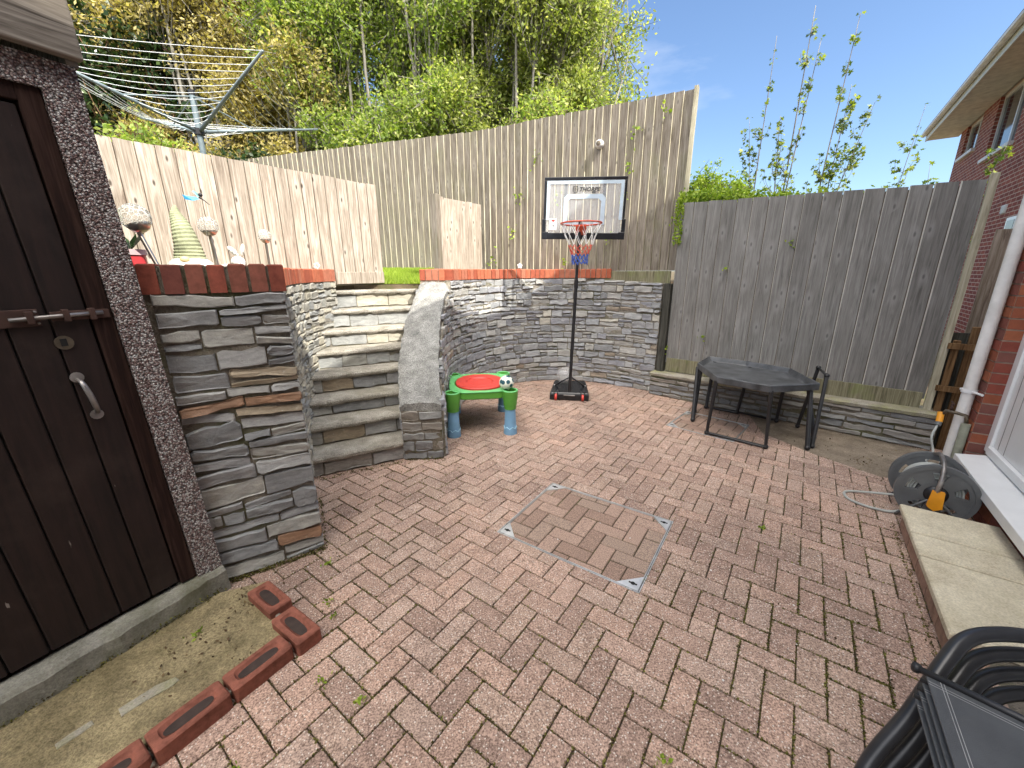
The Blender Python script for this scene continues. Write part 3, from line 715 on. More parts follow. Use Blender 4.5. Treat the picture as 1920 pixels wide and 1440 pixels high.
# ------------------------------------------------------------------ left retaining wall and slate pillar
pil = thing('slate_pillar', 'wide dark slate pillar with brick on edge on top, next to the shed', 'stone pillar')
pp = Path([(-1.545,1.785),(-1.135,2.055)])
mb = MB(); stones(mb, pp, -.03, pp.L-.002, 0, 1.505, ch=(.05,.125), ln=(.17,.36), proud=(.008,.026), gap=.0055, seed=35, tilt=.10, wob=.16); mb.build('stone_face', 'slate_pillar', pil)
mb = MB(); pc = [(-1.60,1.745),(-1.145,2.048),(-1.40,2.36),(-1.85,2.1)]; mb.poly(pc, -.05, 1.507); mb.build('core', 'mortar_dark', pil)
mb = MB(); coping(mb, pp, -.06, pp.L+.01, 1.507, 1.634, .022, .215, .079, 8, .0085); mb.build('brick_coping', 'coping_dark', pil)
mb = MB(); wall_core(mb, pp, -.06, pp.L, 1.507, 1.626, .010, .2); mb.build('coping_mortar', 'mortar_dark', pil)
LW = [(-1.15,2.06),(-1.375,2.40),(-1.565,2.78),(-1.67,3.04),(-1.77,3.28),(-1.86,3.56),(-1.905,3.85),(-1.915,4.12),(-1.89,4.38)]
pathL = Path([tuple(p) for p in spline([(*p,0) for p in LW], 5)])
# travel reversed so outward is to the right of the picture
pathL = Path([tuple(p) for p in pathL.p])
lwt = thing('retaining_wall', 'slate wall with red brick coping rising along the left side of the steps', 'stone wall')
mb = MB(); stones(mb, pathL, .62, pathL.L, 0, 1.505, ch=(.045,.1), ln=(.09,.26), proud=(.006,.024), seed=34, tilt=.05); mb.build('stone_face', 'slate_pale', lwt)
mb = MB(); wall_core(mb, pathL, .45, pathL.L, -.05, 1.505, .003, .2); mb.build('mortar_core', 'mortar', lwt)
mb = MB(); coping(mb, pathL, .24, pathL.L, 1.507, 1.63, .015, .19, .073, 9); mb.build('brick_coping', 'coping', lwt)
mb = MB(); wall_core(mb, pathL, .25, pathL.L-.004, 1.507, 1.618, .006, .18); mb.build('coping_mortar', 'brick_mortar', lwt)

# ------------------------------------------------------------------ low wall under the right fence
low = thing('low_wall', 'low slate wall with a mossy slab ledge under the grey fence', 'stone wall')
t0, t1 = -1.18, 1.50
plw = Path([tuple(F2(t0,0)), tuple(F2(t1,0))])
lt = lambda u: .262+.045*u/plw.L
mb = MB(); stones(mb, plw, 0, plw.L, 0, lt, ch=(.045,.085), ln=(.14,.42), proud=(.002,.022), seed=51, tilt=.03); mb.build('stone_face', 'slate_low', low)
mb = MB(); wall_core(mb, plw, 0, plw.L, -.05, lt, .002, .3); mb.build('mortar_core', 'mortar_dark', low)
mb = MB(); vs = []; ns = 44; R = random.Random(4)
for i in range(ns+1):
    u = plw.L*i/ns; z = lt(u)+.002; o = .03+R.uniform(-.008,.008)
    vs += [plw.w(u,z,o-.006), plw.w(u,z+.03+R.uniform(-.004,.004),o), plw.w(u,z+.045,o-.02), plw.w(u,z+.05,-.2), plw.w(u,z,-.2)]
fs = [(i*5+j, (i+1)*5+j, (i+1)*5+(j+1)%5, i*5+(j+1)%5) for i in range(ns) for j in range(5)]+[(4,3,2,1,0), tuple(ns*5+j for j in range(5))]
mb.add(vs, fs); mb.build('slab_ledge', 'slab_ledge', low)

# ------------------------------------------------------------------ fences
def fence(name, label, a, b, z0, z1, bw, mat, thick=(.004,.018), right_thick=True, gravel=None, gmat=None, posts=(), jit=.006, seed=1, gap=.0018, chw=.0, emat='edge_pale'):
    a = V2(a); b = V2(b); L = (b-a).length; rz = atan2((b-a).y, (b-a).x)
    t = thing(name, label, 'fence', (a.x,a.y,0), rz); R = random.Random(seed)
    zt = z1 if callable(z1) else (lambda x: z1); zb = z0 if callable(z0) else (lambda x: z0)
    mb = MB(); k = round(L/bw); w_ = L/k; thin, thk = thick
    for i in range(k):
        x0, x1 = i*w_+gap, (i+1)*w_-gap; y = R.uniform(-.002,.002); j = R.uniform(-jit,jit)
        lo, hi = (thin, thk) if right_thick else (thk, thin)
        dl, dr = R.uniform(-.001,.001), R.uniform(-.001,.001); cw = chw*R.uniform(.7,1.25)
        sec = [(x0,-lo+y),(x1,-hi+y),(x1,0),(x0,0)]
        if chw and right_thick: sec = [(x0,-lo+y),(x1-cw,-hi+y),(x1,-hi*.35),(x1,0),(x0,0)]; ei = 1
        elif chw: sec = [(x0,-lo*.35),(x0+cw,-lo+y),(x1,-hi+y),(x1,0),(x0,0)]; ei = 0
        else: ei = -1
        q = len(sec); zv = lambda x: zb(x); vs = [(x,yy,zb(x)) for x,yy in sec]+[(x+(dl if x < (x0+x1)/2 else dr),yy,zt(x)+j) for x,yy in sec]
        for e in range(q):
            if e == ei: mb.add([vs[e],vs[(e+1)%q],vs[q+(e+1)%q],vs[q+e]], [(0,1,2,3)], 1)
        mb.add(vs, [(e,(e+1)%q,q+(e+1)%q,q+e) for e in range(q) if e != ei]+[tuple(range(q,2*q)), tuple(reversed(range(q)))])
        if i: mb.box(i*w_-.012,i*w_+.012,.0004,.0018,zb(x0),zt(x0)-.03,2)  # dark strip paints in the shade of each gap between boards
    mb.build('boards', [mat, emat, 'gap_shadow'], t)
    mb = MB(); zz = [zb(L/2)+.2, (zb(L/2)+zt(L/2))/2, zt(L/2)-.25]
    for z in zz: mb.box(0,L,.002,.05,z,z+.07)
    mb.build('rails', mat, t)
    if gravel:
        mb = MB(); mb.box(gravel[0],gravel[1],-.024,.02,gravel[2],gravel[3]); mb.build('gravel_board', gmat or mat, t, bevel=.003)
    for (x,pw,p0,p1,pm,py0,py1) in posts:
        mb = MB(); mb.box(x-pw/2,x+pw/2,py0,py1,p0,p1); mb.build('post', pm, t, bevel=.003)
    return t
# back fence (two runs), highest
BF0 = (2.114,5.30); BF1 = (-.495,6.686); BF2 = (-5.6,8.38)
Lr = hypot(BF0[0]-BF1[0], BF0[1]-BF1[1])
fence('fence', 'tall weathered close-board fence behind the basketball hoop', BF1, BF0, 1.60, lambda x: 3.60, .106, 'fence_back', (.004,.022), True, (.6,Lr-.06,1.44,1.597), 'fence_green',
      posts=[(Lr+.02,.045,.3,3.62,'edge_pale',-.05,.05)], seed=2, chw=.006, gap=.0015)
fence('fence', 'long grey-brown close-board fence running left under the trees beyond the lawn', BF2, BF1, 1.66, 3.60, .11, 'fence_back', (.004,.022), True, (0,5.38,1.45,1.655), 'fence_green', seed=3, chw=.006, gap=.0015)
# pale left fence
fence('fence', 'pale sunlit timber fence behind the garden ornaments', (-4.35,1.35), (-1.525,4.90), 1.47, 2.535, .118, 'fence_pale', (.006,.014), False, seed=4, jit=.003, gap=.0030,
      gravel=(3.95,4.535,1.475,1.60), gmat='fence_pale')
# small panel by the lawn
t_ = fence('fence', 'short narrow panel of pale boards between the lawn and the back fence', (-.97,5.62), (-.47,6.52), 1.52, lambda x: 2.545+.03*x, .118, 'fence_pale', (.004,.016), True, seed=5,
      posts=[(-.045,.085,1.45,2.56,'fence_back',-.06,.03)])
# right fence: left end t=-1.13 ... right end t=1.25
rfa = F2(-1.05,.13); rfb = F2(1.38,.13); Lf = (rfb-rfa).length
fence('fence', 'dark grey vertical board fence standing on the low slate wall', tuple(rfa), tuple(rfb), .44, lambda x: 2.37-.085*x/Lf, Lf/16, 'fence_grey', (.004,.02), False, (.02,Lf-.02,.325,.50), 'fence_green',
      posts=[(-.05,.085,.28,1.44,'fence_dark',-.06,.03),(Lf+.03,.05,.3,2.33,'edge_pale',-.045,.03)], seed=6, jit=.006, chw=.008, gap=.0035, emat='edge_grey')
# bits of fencing in the gap towards the house
pb = thing('fence', 'sunlit light timber fence panel glimpsed in the gap beside the house corner', 'fence', (*F2(1.55,.55),0), atan2(FRd.y,FRd.x))
mb = MB()
for i in range(7): mb.box(i*.15, i*.15+.146, -.015-(i%2)*.006, .0, .6, 1.93)
mb.build('boards', 'fence_pale', pb)
sc_ = thing('timber_frame', 'rough brown timber uprights filling the gap between fence and downpipe', 'timber frame', (*F2(1.42,.10),0), atan2(FRd.y,FRd.x))
for (x,y,w_,z1) in ((.03,-.03,.045,1.0),(.12,.02,.07,1.12),(.23,-.02,.06,1.10),(.33,.03,.05,1.05)):
    mb = MB(); mb.box(x,x+w_,y,y+.05,-.04,z1); mb.build('upright', 'timber_brown', sc_, bevel=.003)
for z in (.55,.93):
    mb = MB(); mb.box(0,.42,-.055,-.034,z,z+.05); mb.build('cross_rail', 'timber_brown', sc_)
mb = MB(); mb.box(-.0,.5,.075,.09,-.04,1.06); mb.build('backing_board', 'fence_dark', sc_)

# ------------------------------------------------------------------ shed
sh = thing('shed', 'pebbledashed shed with a dark plank door on the left', 'shed', (*S0,0), atan2(SD.y,SD.x))
# local x along face (to the corner at .76), local y into the shed
Ls = .775
mb = MB()
mb.box(.672, Ls, .05, .25, .10, 2.30); mb.box(-1.8, .672, .05, .25, 2.205, 2.30)
mb.box(Ls-.2, Ls, .25, 2.3, -.05, 2.30); mb.box(-1.8,-.62,.05,.25,.10,2.205); mb.box(-1.8,Ls-.2,2.1,2.3,-.05,2.3); mb.box(-1.8,-1.6,.25,2.1,-.05,2.3)
mb.build('wall', 'dash', sh)
mb = MB(); vs = []; R = random.Random(8); ns = 60
for i in range(ns+1):
    x = -1.8+(Ls+1.8)*i/ns; j = R.uniform(-.006,.006); ja = R.uniform(-.005,.005)
    e = .02 if i > ns-3 else 0
    vs += [(x,0+j*.5+e,-.05),(x,0+j+e,.118+ja),(x,.016+j+e,.137+ja),(x,.09,.142+ja*.5),(x,.09,-.05)]
mb.add(vs, [(i*5+j, (i+1)*5+j, (i+1)*5+(j+1)%5, i*5+(j+1)%5) for i in range(ns) for j in range(5)]+[(4,3,2,1,0),tuple(ns*5+j for j in range(5))])
mb.build('plinth', 'plinth', sh)
for nm, a in (('door_frame', (.607,.669,.062,.14,.15,2.205)), ('door_frame', (-.62,.607,.062,.14,2.15,2.205)), ('door_frame', (-.62,-.56,.062,.14,.15,2.15))):
    mb = MB(); mb.box(*a); mb.build(nm, 'frame_brown', sh, bevel=.003)
mb = MB(); xs = .600
for i in range(11):
    w_ = .106; x1 = xs-i*w_; x0 = x1-w_+.006
    mb.box(x0,x1,.070+.001*(i%3),.11,.163,2.14)
door = mb.build('door', 'door', sh, bevel=.004)
mb = MB(); mb.box(-.56,.600,.088,.12,.163,2.14); mb.build('door_gap', 'grout', door)
# sliding bolt, keyhole, pull handle
mb = MB(); mb.box(.355,.475,.063,.069,1.415,1.475); mb.box(.50,.66,.055,.0605,1.428,1.462); bt = mb.build('bolt_plate', 'rust', door, bevel=.002)
mb = MB(); mb.tube([(.40,.052,1.442),(.64,.050,1.45)], .0075, 8); mb.build('bolt', 'worn', bt, smooth=True)
for x in (.44,.53,.60):
    mb = MB(); mb.box(x,x+.018,.042,.064,1.425,1.468); mb.build('bolt_staple', 'rust', bt, bevel=.002)
mb = MB(); mb.lathe([(.0001,0),(.026,0),(.026,.004),(.0001,.004)], (.512,.064,1.347), 16, axis='y'); kp = mb.build('keyhole_plate', 'brass', door)
mb = MB(); mb.box(.502,.520,.0615,.064,1.335,1.362); mb.build('keyhole', 'grout', kp)
mb = MB(); hp = spline([(.512,.066,1.205),(.513,.035,1.195),(.518,.022,1.16),(.524,.022,1.11),(.528,.034,1.075),(.530,.066,1.062)], 5)
mb.tube(hp, [.0055+.0045*sin(pi*i/(len(hp)-1)) for i in range(len(hp))], 10); hd = mb.build('pull_handle', 'worn', door, smooth=True)
for x,z in ((.512,1.212),(.530,1.055)):
    mb = MB(); mb.lathe([(.0001,0),(.020,0),(.020,.004),(.0001,.004)], (x,.064,z), 14, axis='y'); mb.build('handle_rose', 'worn', hd)
for x,z in ((.362,1.425),(.362,1.465),(.468,1.425),(.468,1.465),(.505,1.436),(.65,1.436),(.505,1.455),(.65,1.455)): 
    mb = MB(); mb.ball((x,.0605,z), .0045, 8, sc=(1,.5,1)); mb.build('screw', 'worn', bt)
# roof sheet with deep edge, overhang
mb = MB(); mb.box(-2.0,Ls+.018,.005,.048,2.315,2.53); mb.build('fascia', 'fascia', sh, bevel=.006)
mb = MB(); mb.box(-2.0,Ls+.03,-.03,2.5,2.532,2.58); mb.build('roof', 'fascia', sh)
mb = MB(); mb.box(Ls-.02,Ls+.012,.05,2.4,2.30,2.50); mb.build('side_fascia', 'fascia', sh)
for o_ in sh.children_recursive:      # the old shed leans a little
    for v_ in o_.data.vertices: v_.co.x -= .036*(v_.co.z-.14)

# mossy concrete strip and loose bricks
strip = [(-1.50,1.66),(-1.30,1.74),(-1.08,1.50),(-.99,1.42),(-1.14,1.19),(-1.28,.97),(-1.6,.45),(-2.1,.6),(-1.85,1.03)]
mb = MB(); n = len(strip); mb.poly(strip[::-1], -.03, .028); mb.build('mossy_concrete_bed', 'bed', kind='structure')
def loose_brick(c, a, label, mat='kerb'):
    t = thing('loose_brick', label, 'brick', (c[0],c[1],.0), radians(a), 'loose red bricks edging the mossy strip by the shed')
    l, w_, h = .228/2, .108/2, .068; mb = MB(); il, iw, d = l-.028, w_-.020, .017
    N = 20; vs = []
    outer = []; 
    def ring(a_, b_, z, rr): 
        out = []
        for i in range(N):
            th_ = 2*pi*i/N+.001; cx_ = cos(th_); sy_ = sin(th_); e = 2/rr
            out.append((a_*abs(cx_)**e*(1 if cx_>0 else -1), b_*abs(sy_)**e*(1 if sy_>0 else -1), z))
        return out
    R = random.Random(label)
    rings = [ring(l,w_,0,14), ring(l,w_,h-.005,14), ring(l-.005,w_-.005,h,12), ring(il,iw,h,5), ring(il-.006,iw-.008,h-d*.6,4), ring(il-.018,iw-.016,h-d,3)]
    for q in rings: vs += [(x+R.uniform(-.0012,.0012),y+R.uniform(-.0012,.0012),z) for x,y,z in q]
    fs = [(k*N+i, k*N+(i+1)%N, (k+1)*N+(i+1)%N, (k+1)*N+i) for k in range(5) for i in range(N)]+[tuple(reversed(range(N)))]
    mb.add(vs, fs); mb.build('body', mat, t)
    mb = MB(); mb.add(vs[5*N:6*N]+[], [tuple(range(N))]); 
    v2 = [(x*1.12,y*1.25,h-d+.006) for x,y,z in rings[5]]; mb = MB(); mb.add(v2, [tuple(range(N))]); mb.build('frog_dirt', 'kerb_dirt', t)
loose_brick((-1.20,1.60), -34, 'chipped half-buried red brick beside the foot of the slate pillar')
loose_brick((-1.095,1.515), -34, 'red brick lying second from the slate pillar, across the strip end') if False else None
loose_brick((-.985,1.437), -33.5, 'red brick at the outer corner of the edging, white chip in its hollow')
loose_brick((-1.045,1.262), 57.5, 'red brick turned along the strip, nearest the corner brick')
loose_brick((-1.172,1.060), 57.8, 'middle red brick of the row running beside the mossy strip')
loose_brick((-1.300,.862), 57.0, 'red brick at the near end of the row, partly out of frame')
mb = MB(); R = random.Random(3)
for c_ in ((-1.11,1.157),(-1.238,.960),(-1.09,1.505),(-.995,1.352)):
    for _ in range(16): mb.ball((c_[0]+R.gauss(0,.016), c_[1]+R.gauss(0,.016), R.uniform(.005,.045)), R.uniform(.006,.013), 6, sc=(1,R.uniform(.6,1.3),.8))
mb.build('mortar_crumbs', 'mortar', kind='stuff')
# slate shards on the mossy strip
mb = MB(); mb.poly([(-1.475,1.10),(-1.44,1.075),(-1.40,1.13),(-1.345,1.185),(-1.335,1.21),(-1.36,1.222),(-1.41,1.19)], .024, .032, c=.002); tag(mb.build('slate_shard','slab_ledge'), 'long grey slate shard bedded in the mossy strip', 'slate piece')
mb = MB(); mb.poly([(-1.585,.985),(-1.562,.97),(-1.53,1.02),(-1.515,1.05),(-1.535,1.062),(-1.565,1.025)], .024, .032, c=.002); tag(mb.build('slate_shard','slab_ledge'), 'small pale slate shard nearest the shed plinth end', 'slate piece')

# ------------------------------------------------------------------ our house (right)
hz = atan2(E_.y, E_.x)
ho = thing('house', 'red brick house with white plastic door and sill at the right edge', 'house', (A_.x,A_.y,0), hz)
# local x along wall, local y = -N (towards patio). wall face at y = -off
WO = .43; T1 = 1.16
mb = MB()
def bricks(mb, x0, x1, y, z0, z1, axis='x', seed=1, face=-1):
    R = random.Random(seed); r = 0; z = z0
    while z < z1-.02:
        u = x0-(.1125 if r%2 else 0)
        while u < x1-.004:
            a, b = max(u,x0)+.005, min(u+.225,x1)-.005; p = R.uniform(0,.003)
            if b-a > .01:
                if axis == 'x': mb.box(a,b,y-.08,y+p,z+.005,min(z+.07,z1))
                else: mb.box(y-.08,y+p,a,b,z+.005,min(z+.07,z1)) if face > 0 else mb.box(y-p,y+.08,a,b,z+.005,min(z+.07,z1))
            u += .225
        z += .075; r += 1
bricks(mb, .87, T1, -WO, -.0, 3.0, seed=1)
bricks(mb, -2.2, .87, -WO, 0, .225, seed=2)
bricks(mb, -WO-.10, -WO-.001, .87, 0, 3.0, axis='y', seed=3, face=-1)
mb.build('brickwork', 'housebrick', ho)
D = 7.0; X0 = -8.0
mb = MB()
mb.box(.872,T1-.002,-WO-D,-WO-.005,-.05,5.9); mb.box(X0,.872,-WO-D,-WO-.10,2.25,5.9)
mb.box(X0,.872,-WO-.3,-WO-.005,-.05,.226); mb.box(X0,-2.2,-WO-.3,-WO-.005,.226,2.25); mb.box(X0,.872,-WO-D,-WO-D+.3,-.05,2.25)
mb.build('wall', ['brick_mortar','brickwall'], ho)
mb = MB(); mb.box(X0,T1-.004,-WO-.2,-WO+.001,3.0,5.9); mb.box(T1-.005,T1+.002,-WO-D,-WO,0,5.9)
ym = -WO-D/2; rise = (D/2)*math.tan(radians(38))
mb.add([(T1,-WO-D,5.9),(T1,-WO,5.9),(T1,ym,5.9+rise),(T1-.2,-WO-D,5.9),(T1-.2,-WO,5.9),(T1-.2,ym,5.9+rise)], [(0,1,2),(5,4,3),(0,3,4,1),(1,4,5,2),(2,5,3,0)])
mb.build('upper_wall', 'brickwall', ho)
ov = .30; k = math.tan(radians(38)); mb = MB()
for s_ in (1,-1):
    y0 = ym; y1 = ym+s_*(D/2+ov); za = 5.92+rise+.05; zb_ = 5.92-ov*k+.05
    b = [(X0,y0,za),(T1+.12,y0,za),(T1+.12,y1,zb_),(X0,y1,zb_)]
    if s_ > 0: b = b[::-1]
    mb.hexa(b, [(x,y,z+.12) for x,y,z in b])
mb.build('roof', 'roof', ho)
# door unit
dr = MB(); dr.box(.60,.868,-WO-.15,-WO-.085,.30,2.24); dr.box(-.62,.60,-WO-.15,-WO-.085,2.16,2.24); dr.box(-.70,-.62,-WO-.15,-WO-.085,.30,2.24)
dr = MB(); dr.box(.79,.868,-WO-.15,-WO-.085,.335,2.24); dr.box(-.50,.79,-WO-.15,-WO-.085,2.16,2.24); dr.box(-.58,-.50,-WO-.15,-WO-.085,.335,2.24); dr.box(-.50,.79,-WO-.15,-WO-.075,.335,.39)
fo = dr.build('door_frame', 'white', ho, bevel=.004)
mb = MB(); mb.box(-.498,.788,-WO-.14,-WO-.10,.392,2.158); d2 = mb.build('door_panel', 'white', ho, bevel=.004)
mb = MB(); mb.box(.70,.705,-WO-.1005,-WO-.0985,.40,2.15); mb.box(.60,.604,-WO-.1005,-WO-.0985,.40,2.15); mb.build('panel_groove', 'worn', d2)
mb = MB(); mb.hexa([(-2.2,-WO-.09,.245),(.785,-WO-.09,.245),(.785,-WO+.07,.238),(-2.2,-WO+.07,.238)],[(-2.2,-WO-.09,.325),(.785,-WO-.09,.325),(.785,-WO+.07,.300),(-2.2,-WO+.07,.300)])
mb.build('door_sill', 'white', ho, bevel=.004)
mb = MB(); mb.box(-8,-.58,-WO-.16,-WO-.10,.30,2.25); mb.build('side_panel', 'white', ho)
# airbrick-like step
stp = thing('door_step', 'low brick step with three buff stone slabs in front of the white door', 'step', (A_.x,A_.y,0), hz)
mb = MB(); bricks(mb, -3.2, -.012, -.018, 0, .118, seed=7); 
R = random.Random(2)
y = -.018
for r_ in range(1):
    pass
mb.build('brick_riser', redbrick('step_brick', [(0,(.33,.21,.155)),(.3,(.40,.25,.19)),(.6,(.27,.19,.14)),(.8,(.42,.31,.25))], .8), stp)
mb = MB(); mb.box(-3.2,-.015,-WO-.0+.004,-.025,-.04,.112); mb.build('core', 'mortar_dark', stp)
mb = MB(); bricks(mb, -.40, -.03, -.016, 0, .118, axis='y', seed=9, face=1); mb.build('end_bricks', 'housebrick', stp)
for (a,b) in ((-.335,.004),(-.575,-.349),(-1.165,-.591)):
    mb = MB(); mb.cbox(a,b,-.425,.004,.118,.152,.007); mb.build('slab', 'sandstone', stp)

# downpipe, clip, tap, lagged pipe
def hl(t, off, z): q = H2(t, off); return (q.x, q.y, z)
mb = MB(); mb.tube([hl(.98,.385,.12),hl(.98,.385,3.6),hl(.98,.385,5.7)], .036, 18); dp = mb.build('downpipe', 'white_old', smooth=True, auto=True)
tag(dp, 'white rainwater downpipe on the corner of the brick house', 'drainpipe')
mb = MB(); mb.tube([hl(.98,.385,.72),hl(.98,.385,.745)], .043, 18); mb.box(-.0,.0,0,0,0,0) if False else None
c1 = mb.build('pipe_clip', 'white', dp)
mb = MB(); q0 = H2(.98,.37); q1 = H2(.86,.41); mb.tube([hl(1.02,.35,.733),hl(.93,.40,.733),hl(.865,.425,.733)], .009, 8); mb.build('clip_bracket', 'white', dp)
mb = MB(); mb.tube([hl(.895,.40,-.02),hl(.895,.40,.50)], .026, 12); lp = mb.build('lagged_pipe', 'lag', smooth=True, auto=True); tag(lp, 'foam-lagged water pipe rising beside the downpipe', 'water pipe')
mb = MB(); mb.tube([hl(.895,.40,.20),hl(.895,.40,.208)], .0275, 12); mb.build('tape_band', 'red_pl', lp)
tp = thing('garden_tap', 'old brass garden tap above the hose reel', 'tap', (*H2(.90,.36),.56), hz)
mb = MB(); mb.tube([(0,-.04,-.05),(0,-.03,.0),(.0,.02,.012),(.03,.07,.012),(.045,.085,-.03)], .012, 10); mb.build('body', 'brass', tp, smooth=True)
mb = MB(); mb.tube([(.02,.05,.012),(.02,.05,.075)], .008, 8); mb.tube([(-.02,.05,.078),(.06,.05,.082)], .005, 8); mb.build('handle', 'rust', tp, smooth=True)
# hose from the tap to the reel (one hose with orange connector)
hs = thing('garden_hose', 'grey garden hose with orange connector hanging from the tap', 'hose', (0,0,0))
ts = H2(.94,.27)
mb = MB(); tq = Vector((ts.x,ts.y,.53)); mb.tube([tq+Vector((.01,.01,.02)), tq+Vector((-.01,-.012,-.05))], .021, 12); mb.build('hose_connector', 'orange', hs, smooth=True, auto=True)
mb = MB(); mb.tube([tq+Vector((-.01,-.012,-.05)), tq+Vector((-.025,-.02,-.075))], .019, 12); mb.build('connector_ring', 'reel', hs)
RC = Vector((2.80,2.37,.20))       # reel centre
mb = MB(); mb.tube(spline([tq+Vector((-.025,-.02,-.075)), tq+Vector((-.075,-.05,-.16)), tq+Vector((-.085,-.10,-.27)), (RC.x+.16,RC.y+.22,.27),(RC.x+.10,RC.y+.16,.30)], 8), .0075, 8); mb.build('supply_hose', 'hose', hs, smooth=True)
mb = MB(); mb.tube(spline([(RC.x+.02,RC.y-.02,.16),(2.62,2.35,.03),(2.50,2.40,.012),(2.42,2.52,.010),(2.47,2.62,.012),(2.60,2.60,.02),(RC.x-.06,RC.y+.12,.06)], 8), .0085, 8); mb.build('loose_loop', 'hose', hs, smooth=True)
# hose reel
rr = thing('hose_reel', 'dark grey hose reel with an orange crank handle beside the step', 'hose reel', tuple(Vector((RC.x,RC.y,0))), radians(54)-pi/2)
# local y axis = axle, towards -y is the near side
def reelwheel(y, label):
    mb = MB(); Rr = .195; n = 40
    def ringface(r0, r1, y0, y1):
        vs = []
        for j in range(n):
            a = 2*pi*j/n
            for r,yy in ((r0,y0),(r1,y0),(r1,y1),(r0,y1)): vs.append((r*cos(a),yy,r*sin(a)+.2))
        fs = []
        for j in range(n):
            b_ = j*4; c = ((j+1)%n)*4
            for k_ in range(4): fs.append((b_+k_, b_+(k_+1)%4, c+(k_+1)%4, c+k_))
        mb.add(vs, fs)
    ringface(.148,Rr,y-.008,y+.008); ringface(.172,Rr+.003,y-.014,y+.014); ringface(.001,.085,y-.009,y+.009)
    for i in range(5):
        a = pi/2+pi/5+i*2*pi/5; w0, w1 = .035, .055
        ux, uz = cos(a), sin(a); px, pz = -uz, ux
        P = lambda r,s_,yy: (r*ux+s_*px, yy, .2+r*uz+s_*pz)
        mb.hexa([P(.07,-w0,y-.007),P(.155,-w1,y-.007),P(.155,w1,y-.007),P(.07,w0,y-.007)], [P(.07,-w0,y+.007),P(.155,-w1,y+.007),P(.155,w1,y+.007),P(.07,w0,y+.007)])
    return mb.build('reel_wheel', 'reel', rr)
reelwheel(-.12,''); reelwheel(.12,'')
mb = MB(); mb.lathe([(.09,-.11),(.09,.11)], (0,0,.2), 24, axis='y'); mb.build('drum', 'reel', rr, smooth=True, auto=True)
mb = MB()
for i in range(13):
    y = -.095+i*.0158
    for r in (.10,.114,.128): mb.tube([((r)*cos(a),y+(.004 if r == .114 else 0),.2+r*sin(a)) for a in [2*pi*j/28 for j in range(28)]], .0075, 6, closed=True)
mb.build('coiled_hose', 'hose', rr, smooth=True)
mb = MB(); mb.lathe([(.0001,-.155),(.03,-.15),(.052,-.14),(.06,-.128),(.06,-.12)], (0,0,.2), 20, axis='y'); mb.build('hub', 'black', rr, smooth=True)
mb = MB()
pts = [(-.022,-.0),(.022,0),(.03,-.095),(.0,-.112),(-.03,-.095)]
mb.add([(x*1.0,-.158,.235+z*.1+z) for x,z in pts]+[(x,-.176,.235+z*1.1) for x,z in pts], [(0,1,2,3,4),(9,8,7,6,5)]+[(i,(i+1)%5,5+(i+1)%5,5+i) for i in range(5)])
mb.build('crank_handle', 'orange', rr, bevel=.006)
mb = MB(); mb.tube(spline([(-.01,-.16,.21),(-.005,-.17,.30),(.0,-.12,.395),(.0,.0,.43),(0,.1,.40)],6), .0125, 10); mb.build('carry_handle', 'worn', rr, smooth=True)
for s_ in (-.14,.14):
    mb = MB(); mb.tube([(-.16,s_,.01),(0,s_*.95,.19),(.16,s_,.01)], .009, 8); mb.build('leg', 'reel', rr, smooth=True)

# ------------------------------------------------------------------ neighbour's house
OFN = WO+1.5; nb = thing('house', 'neighbouring red brick house with white upstairs windows above the fence', 'house', (A_.x,A_.y,0), hz)
X0n, X1n, ZE = 4.6, 13.1, 5.75
mb = MB()
wins = [(7.9,9.45,3.93,5.15),(10.75,11.95,4.35,5.15)]
wins = [(8.75,10.35,3.86,5.02),(11.35,12.55,4.30,5.02)]
sides = (0.0,.30)
segs = []
# brick face with window openings and recessed bays
def wbox(a,b,z0,z1,y0=-OFN-.3,y1=-OFN): mb.box(a,b,y0,y1,z0,z1)
wbox(X0n,wins[0][0],2.1,ZE); wbox(wins[0][1],wins[1][0],2.1,ZE); wbox(wins[1][1],X1n,2.1,ZE)
for a,b,z0,z1 in wins: wbox(a,b,2.1,z0); wbox(a,b,z1,ZE)
wbox(X0n,X1n,-.05,2.1); mb.box(X1n-.25,X1n,-OFN-7,-OFN-.3,-.05,ZE)
mb.build('wall', 'brickwall', nb)
for a,b,z0,z1 in wins:
    mb = MB(); y0, y1 = -OFN-.13, -OFN-.06; f = .065
    mb.box(a,a+f,y0,y1,z0,z1); mb.box(b-f,b,y0,y1,z0,z1); mb.box(a+f,b-f,y0,y1,z0,z0+f); mb.box(a+f,b-f,y0,y1,z1-f,z1); m0 = a+(b-a)*.36
    mb.box(m0-.03,m0+.03,y0,y1,z0+f,z1-f)
    wn = mb.build('window_frame', 'white', nb)
    mb = MB(); mb.box(a+f,b-f,y0+.02,y0+.04,z0+f,z1-f); mb.build('pane', 'pane', wn)
    mb = MB(); mb.box(a-.05,b+.05,-OFN-.1,-OFN+.07,z0-.07,z0-.002); mb.build('window_sill', 'white_old', wn)
    mb = MB(); mb.box(a+f+.05,a+(b-a)*.33,y0-.06,y0-.03,z0+f,z1-f); mb.build('curtain', 'cream', wn)
mb = MB(); mb.box(X0n-.2,X1n+.35,-OFN-.3,-OFN+.62,ZE-.72+.0,ZE-.70) ; mb = MB()
mb.box(X0n-.2,X1n+.4,-OFN-.02,-OFN+.60,5.02,5.045); mb.build('soffit', 'soffit', nb)
mb = MB(); mb.box(X0n-.2,X1n+.4,-OFN+.60,-OFN+.625,5.00,5.19); mb.build('fascia', 'cream', nb)
mb = MB(); vs = [(-.055,.0),(-.05,-.045),(-.02,-.065),(.02,-.065),(.05,-.045),(.055,0)]
